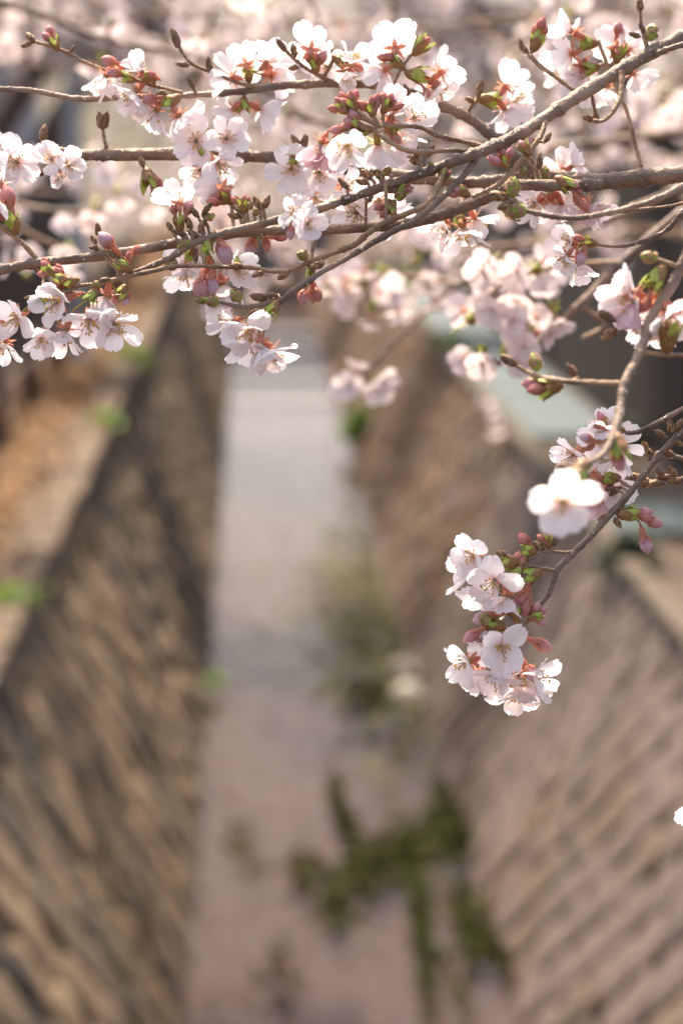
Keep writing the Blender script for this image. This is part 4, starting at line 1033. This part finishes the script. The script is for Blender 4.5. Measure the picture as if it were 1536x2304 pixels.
E_.leafbuds([(1160, 822, 150, 1.5, 'w'), (1210, 832, 110, 1.36, 'g'), (1300, 848, 130, 1.2, 'w'), (1380, 722, 150, 1.5, 'w'), (1385, 738, 220, 1.5, 'w'), (1478, 582, 170, 1.36, 'g')], -15)
E_.cluster(1255, 868, -15.5, 190, [], [(1218, 865, 175, 'P', 1.0), (1225, 872, 190, 'R', .9)], 1.5)
E_.cluster(1500, 780, -15, 85, [], [(1503, 750, 85, 'R', .7), (1508, 755, 75, 'R', .7)], 1.7)
E_.cluster(1488, 605, -15, 235, [(1424, 655, -.85, .35, .05, {'open_': 36}), (1424, 680, -.35, -.9, 0, {'open_': 48, 'pink': True}), (1415, 665, -.6, -.3, .5, {'d': 1, 'open_': 30}), (1505, 705, .1, -.75, .4, {'sc': 1.1}), (1530, 700, .7, -.4, .3, {'sc': 1.05, 'd': 1}), (1470, 690, -.1, -.9, .1, {'open_': 45, 'd': 1.5}), (1470, 735, -.3, -.6, .4, {'d': 2})], [(1458, 672, 245, 'R', .8)], 1.5)
E_.cluster(1308, 1048, -25, 250, [(1264, 1130, .12, -.1, .98, {'sc': 1.2, 'open_': 14, 'd': -4})], [], 1.5)
E_.cluster(1388, 985, -22, 280, [], [(1393, 1025, 275, 'P', .9), (1385, 1015, 260, 'R', .7)], 1.4)
E_.leafbuds([(1330, 1045, 190, 1.44, 'g'), (1300, 1075, 260, 1.36, 'g'), (1290, 1050, 180, 1.3, 'w')], -24)

F_ = Branch('cherry_twig', 'short twig ending in white blossoms half hidden behind the soft focus branch', V(2100, 900, -.1), cat='twig')
F_.wood('twig', [LOW, (1800, 830, 24, -4), (1640, 872, 16, 0), (1545, 915, 13, 1), (1470, 955, 13, 1), (1432, 972, 12, 1), (1406, 973, 11, 1)])
F_.cluster(1400, 968, 1, 170, [(1352, 985, -.35, -.2, .85, {'sc': .9}), (1290, 1022, -.6, -.35, .6, {'sc': .85}), (1392, 1000, .5, .1, -.5), (1385, 1030, .1, -.8, .3, {'sc': .9}), (1365, 962, -.2, .5, .6, {'sc': .8})], [(1358, 950, 120, 'P', .7), (1350, 960, 150, 'P', .65), (1330, 990, 160, 'L', .8), (1320, 1010, 30, 'R', .6)], .9)

G_ = Branch('cherry_branch', 'drooping branch whose tip carries the lowest hanging clump of white blossoms', V(2100, 900, -.1))
G_.wood('limb', [LOW, (1800, 820, 26, -4), (1640, 870, 22, 0), (1545, 962, 19, 0), (1510, 996, 20, 0), (1470, 1040, 17, 0), (1420, 1105, 17, 0), (1370, 1160, 18, 0), (1320, 1215, 16, 0), (1285, 1250, 16, 0), (1255, 1280, 17, 0), (1243, 1312, 14, 0), (1228, 1345, 15, 0), (1198, 1374, 13, 0), (1185, 1398, 11, 0), (1160, 1415, 10, 0), (1130, 1420, 9, 0)], sides=11)
G_.wood('twig', [(1295, 1240, 9, 0), (1270, 1243, 8, 0), (1235, 1240, 9, 0), (1205, 1243, 8, 0)])
G_.wood('twig', [(1253, 1284, 10, 0), (1215, 1278, 9, 0), (1180, 1268, 10, 0), (1160, 1260, 9, 0)])
G_.cluster(1140, 1420, 0, 225, [(1127, 1452, 0, -.5, .85, {'sc': 1.08, 'd': -1.5}), (1055, 1487, -.75, -.15, .5, {'d': -.5}), (1113, 1520, -.3, -.6, .7, {'d': -.6}), (1165, 1518, .1, -.7, .65, {'d': -.3}), (1200, 1527, .65, -.35, .6, {'d': 0}), (1157, 1548, 0, -.92, .25, {'open_': 32, 'd': .6}), (1078, 1515, -.4, -.75, .3, {'d': .8}), (1185, 1545, .4, -.85, .2, {'d': 1})], [(1205, 1445, -25, 'P', 1.0), (1183, 1500, -60, 'L', 1.0)], 1.4)
G_.cluster(1130, 1408, -.5, 170, [(1095, 1440, -.2, -.3, .6, {'d': 1, 'open_': 40})], [(1108, 1385, 195, 'L', 1.15), (1072, 1423, 215, 'P', 1.0), (1090, 1420, 220, 'L', .9)], 1.1)
G_.leafbuds([(1102, 1402, 140, 1.20, 'g')], -1)
G_.redtuft(1160, 1395, -.3, 95, 4, .6, 'P'); G_.redtuft(1192, 1392, -.3, 20, 6, .58, 'P')
G_.cluster(1162, 1262, 0, 190, [(1066, 1250, -.45, -.05, .8, {'sc': .95}), (1114, 1303, -.5, -.5, .65, {'sc': 1.05, 'd': -.8}), (1058, 1290, -.85, .1, .2, {'d': .8}), (1085, 1320, -.3, -.85, .25, {'open_': 32, 'd': .6})], [], 1.2)
G_.cluster(1172, 1275, 0, 230, [(1143, 1343, -.15, -.85, .35, {'open_': 32, 'sc': .92})], [(1150, 1310, 235, 'R', .75), (1158, 1318, 230, 'R', .75)], 1)
G_.cluster(1212, 1288, 0, 200, [], [(1184, 1330, 245, 'P', .95), (1188, 1352, 255, 'R', .95)], 1.25)
G_.redtuft(1202, 1240, 0, 175, 5, .75, 'R'); G_.redtuft(1235, 1228, 0, 100, 5, .5, 'R')
G_.leafbuds([(1225, 1235, 150, 1.1, 'w'), (1240, 1230, 60, 1.0, 'w'), (1140, 1250, 160, 1.1, 'w'), (1135, 1262, 200, 1.1, 'w'), (1190, 1262, 130, 1.1, 'w')], 0)
G_.cluster(1396, 1158, 0, 5, [], [(1432, 1158, 10, 'P', .85), (1456, 1168, -25, 'P', .85), (1448, 1208, -75, 'L', .95), (1440, 1162, -20, 'R', .6)], 1.3)
G_.leafbuds([(1372, 1160, 200, 1.2, 'w'), (1390, 1148, 60, 1.2, 'w'), (1382, 1165, 300, 1.1, 'w'), (1502, 985, 150, 1.2, 'w'), (1510, 975, 100, 1.2, 'w'), (1520, 970, 60, 1.2, 'w'), (1515, 990, 330, 1.0, 'w')], 0)
G_.cluster(1388, 1075, 1.5, 185, [(1340, 1085, -.3, -.35, -.7, {'open_': 30}), (1375, 1095, .5, -.5, -.3), (1345, 1105, -.2, -.9, .2, {'open_': 38, 'pink': True}), (1330, 1062, -.6, .4, .2, {'sc': .9})], [(1318, 1098, 215, 'R', .85)], 1.2)
G_.leafbuds([(1395, 1095, 220, 1.1, 'w'), (1385, 1100, 180, 1, 'w')], 1)

H_ = Branch('cherry_twig', 'twig thickly set with golden brown closed buds behind the drooping branch', V(2100, 900, -.1), cat='twig')
H_.wood('twig', [LOW, (1750, 1000, 26, 2), (1640, 1050, 20, 6), (1560, 1072, 14, 8), (1500, 1085, 13, 8), (1450, 1082, 12, 8), (1430, 1075, 10, 8)])
H_.wood('twig', [(1640, 1045, 18, 6), (1560, 1040, 15, 8), (1520, 1028, 12, 8), (1480, 1033, 11, 8), (1458, 1025, 10, 8)])
bs = []
for k in range(9):
    x = 1435+k*12; bs.append((x, 1078+rnd.uniform(-12, 10), rnd.choice((150, 175, 200, 130)), 1.25, 'w'))
for k in range(5):
    bs.append((1455+k*16, 1027+rnd.uniform(-9, 8), rnd.choice((150, 180, 205, 110)), 1.2, 'w'))
H_.leafbuds(bs, 8)

I_ = Branch('cherry_twig', 'lone white blossom low beside the sunlit wall, away from the other branches', V(2100, 900, -.1), cat='twig')
I_.wood('twig', [LOW, (1950, 1300, 22, -6), (1780, 1600, 15, -3), (1660, 1750, 11, 0), (1600, 1792, 9, 0)])
I_.cluster(1592, 1798, 0, 215, [(1576, 1832, -.6, -.5, .5), (1612, 1850, .1, -.85, .4)])

# ---------------------------------------------------------------- out of focus branches behind
M['petal_soft'] = soft('petal_soft', (.78, .66, .64), .45, .6, .1, 60)  # petal colour darkened to carry the shade on the blurred blossoms
def soft_flower(i):
    r = random.Random(900+i); vv = []; ff = []; mi = []
    for k in range(5):
        a = 2*math.pi*k/5+r.uniform(-.1, .1); til = R(r.uniform(8, 45)); ca, sa = math.cos(a), math.sin(a); b = len(vv)
        for (x, hw) in ((.001, .0015), (.007, .006), (.013, .0075), (.017, .003)):
            for s in (-1, 0, 1):
                X = x*math.cos(til); Z = x*math.sin(til)+(.0012 if s else 0); Y = hw*s
                vv.append((X*ca-Y*sa, X*sa+Y*ca, Z))
        for i_ in range(3):
            for s in range(2):
                q = b+i_*3+s; ff.append((q, q+3, q+4, q+1)); mi.append(0)
    mb = MB(); mb.tube([Vector((0, 0, z)) for z in (-.009, -.005, 0)], [.001, .0024, .0028], 6, 1)
    mb.tube([Vector((0, 0, -.028)), Vector((.002, 0, -.018)), Vector((0, 0, -.009))], [.0008]*3, 4, 2)
    b = len(vv); vv += [tuple(v) for v in mb.v]; ff += [tuple(b+q for q in f) for f in mb.f]; mi += mb.mi
    return mesh('flower', vv, ff, [M['petal_soft'], M['sepal'], M['bract']], True, mi)
SOFT = [soft_flower(i) for i in range(6)]
def soft_branch(label, dz, woods, blobs, seed):
    s = Branch('cherry_branch', label, V(woods[0][0][0], woods[0][0][1], dz), 'out of focus blossom branches')
    r = random.Random(seed)
    for w_ in woods: s.wood('twig', [(x, y, d_, dz*100) for x, y, d_ in w_], knots=False, sides=7)
    for (x, y, rad, n_) in blobs:
        c = V(x, y, dz)
        mb = MB(); q, _ = s.near(c); mb.tube([q-s.base, q.lerp(c, .5)-s.base, c-s.base], [.0025, .002, .002], 5); obj('spur', mb.me('spur', M['bark_twig']), s.e)
        for k in range(max(2, int(n_*.52))):
            a = r.uniform(0, 6.28); d_ = rad*1.2*math.sqrt(r.uniform(0, 1))
            p = V(x+d_*math.cos(a), y+d_*math.sin(a), dz+r.uniform(-.05, .05))
            ax = (p-c).normalized()+Vector((0, 0, -.3))
            obj('flower', r.choice(SOFT), s.e, p-s.base, quat_to(ax, Z_AXIS, r.uniform(0, 6)), r.uniform(.85, 1.1))
        obj('bud_scales', r.choice(BRACT), s.e, c-s.base, quat_to(Vector((r.uniform(-1, 1), r.uniform(-1, 1), r.uniform(-1, 1))), X_AXIS), 1.1)
soft_branch('blurred blossom branch hanging in front of the dark board fence', .48,
    [[(1640, 420, 30), (1540, 470, 26), (1400, 590, 24), (1310, 680, 22), (1210, 765, 20), (1120, 820, 14)], [(1400, 590, 16), (1250, 600, 14), (1130, 640, 12), (1060, 710, 10)], [(1310, 690, 12), (1360, 730, 12), (1310, 760, 10)]],
    [(1125, 590, 40, 6), (1150, 640, 45, 7), (1210, 610, 40, 6), (1235, 690, 40, 6), (1060, 725, 34, 6), (1125, 700, 40, 7), (1180, 745, 50, 9), (1080, 790, 34, 5), (1140, 780, 45, 8), (1190, 800, 30, 4)], 1)
soft_branch('blurred blossom branch over the water, its tip a small pale tuft', .9,
    [[(1700, 300, 30), (1540, 420, 26), (1250, 540, 22), (1030, 640, 18), (930, 730, 14), (860, 800, 12), (810, 850, 9)], [(1030, 640, 12), (900, 620, 12), (780, 640, 9), (700, 650, 8)], [(1250, 540, 12), (1050, 560, 12), (880, 560, 9)]],
    [(930, 590, 50, 8), (870, 610, 45, 7), (810, 640, 45, 7), (840, 700, 45, 7), (740, 640, 40, 6), (960, 640, 40, 5), (790, 870, 34, 6), (835, 850, 36, 5), (890, 660, 40, 5)], 2)
soft_branch('blurred blossom branch behind the red bud knot', 1.3,
    [[(1800, 260, 30), (1500, 300, 26), (1200, 330, 22), (900, 300, 18), (700, 270, 16), (560, 220, 12)], [(900, 300, 14), (760, 200, 12), (720, 60, 12), (690, -30, 10)]],
    [(1280, 360, 45, 6), (1220, 470, 45, 5), (1480, 230, 50, 6), (1420, 330, 50, 6), (1000, 150, 40, 3), (880, 340, 45, 4), (660, 250, 40, 4), (560, 30, 45, 4), (1290, 30, 50, 4), (1500, 200, 45, 5)], 3)
soft_branch('blurred blossom branch hanging beside the pale grey pole', 1.1,
    [[(-300, -60, 26), (-60, -10, 24), (90, 30, 22), (240, 90, 20), (380, 115, 18), (520, 150, 14), (640, 230, 12), (740, 290, 10)], [(-200, 420, 20), (-40, 440, 16), (100, 470, 14), (230, 470, 12), (330, 440, 9)], [(-40, 440, 14), (60, 520, 12), (150, 560, 10)]],
    [(440, 85, 36, 5), (250, 50, 30, 3), (215, 455, 40, 6), (260, 420, 35, 4), (150, 560, 45, 7), (110, 620, 40, 4), (330, 430, 40, 4), (240, 130, 36, 3), (60, 610, 36, 3)], 4)

def spray(dz, line, n_, spread, seed, where):
    s = Branch('blossom_spray', where, V(line[0][0], line[0][1], dz), 'out of focus blossom sprays', 'branch')
    r = random.Random(seed); k_ = (FOCUS+dz)/FOCUS
    s.wood('twig', [(x, y, 14/k_*1.6, dz*100) for x, y in line], knots=False, sides=6)
    P = [q for q, _ in s.lines]
    for k in range(4):                                        # side twigs
        q = P[r.randrange(2, len(P)-2)]; e_ = q+Vector((r.uniform(-.12, .12), r.uniform(-.1, .1), r.uniform(-.12, .1)))*k_
        mb = MB(); mb.tube([q-s.base, q.lerp(e_, .5)+Vector((0, 0, .02))-s.base, e_-s.base], [.004, .003, .002], 5)
        obj('twig', mb.me('twig', M['bark_twig']), s.e)
        P += [q.lerp(e_, t) for t in (.4, .7, 1, 1)]
    px = (FOCUS+dz)/F
    while n_ > 0:
        c = r.choice(P)+Vector((r.gauss(0, 1), r.gauss(0, 1.2), r.gauss(0, 1)))*spread*px
        for k in range(r.randrange(3, 7)):
            p = c+Vector((r.gauss(0, .022), r.gauss(0, .022), r.gauss(0, .022)))
            obj('flower', r.choice(SOFT), s.e, p-s.base, quat_to((p-c)+Vector((0, 0, -.008)), Z_AXIS, r.uniform(0, 6)), r.uniform(.85, 1.12)); n_ -= 1
SPRAY_LABELS = ["blurred blossom spray behind the topmost twigs of the slanting branch",
    "blurred blossom spray seen through the fork of the thickest branch",
    "blurred blossom spray crossing below the thickest branch",
    "blurred blossom spray behind the bud tipped end of the arching arm",
    "blurred blossom spray in front of the dark board fence beyond the leaf litter",
    "blurred blossom spray between the arching arm and the middle arm",
    "small blurred blossom spray behind the thin curved twig",
    "blurred blossom spray over the weir beyond the lowest twig",
    "largest faint blossom spray filling the air above the arching arm",
    "faint blossom spray in the air behind the red bud knot"]
for i, (dz, line, n_, sp_) in enumerate((
    (2.0, [(1750, 60), (1500, 30), (1250, 25), (950, 60), (650, 30)], 95, 45),
    (2.6, [(1750, 250), (1450, 170), (1200, 190), (900, 250), (700, 330)], 120, 50),
    (3.0, [(1750, 420), (1450, 350), (1150, 400), (900, 500), (760, 560)], 130, 50),
    (2.1, [(-250, 90), (60, 50), (260, 40), (480, 20), (600, 60)], 90, 40),
    (2.9, [(-250, 420), (100, 430), (330, 440), (560, 520), (700, 620)], 110, 45),
    (3.4, [(-250, 130), (250, 160), (500, 260), (760, 420), (900, 470)], 130, 55),
    (3.2, [(1750, 600), (1480, 520), (1320, 540), (1180, 480)], 60, 40),
    (4.0, [(1900, 520), (1300, 520), (1000, 610), (820, 680), (640, 640)], 120, 45),
    (4.4, [(1900, 90), (1500, 110), (1000, 90), (600, 120), (300, 90)], 170, 60),
    (4.6, [(1900, 330), (1400, 270), (1000, 320), (650, 260), (400, 330)], 150, 60))):
    spray(dz, line, int(n_*.72), sp_, 60+i, SPRAY_LABELS[i])
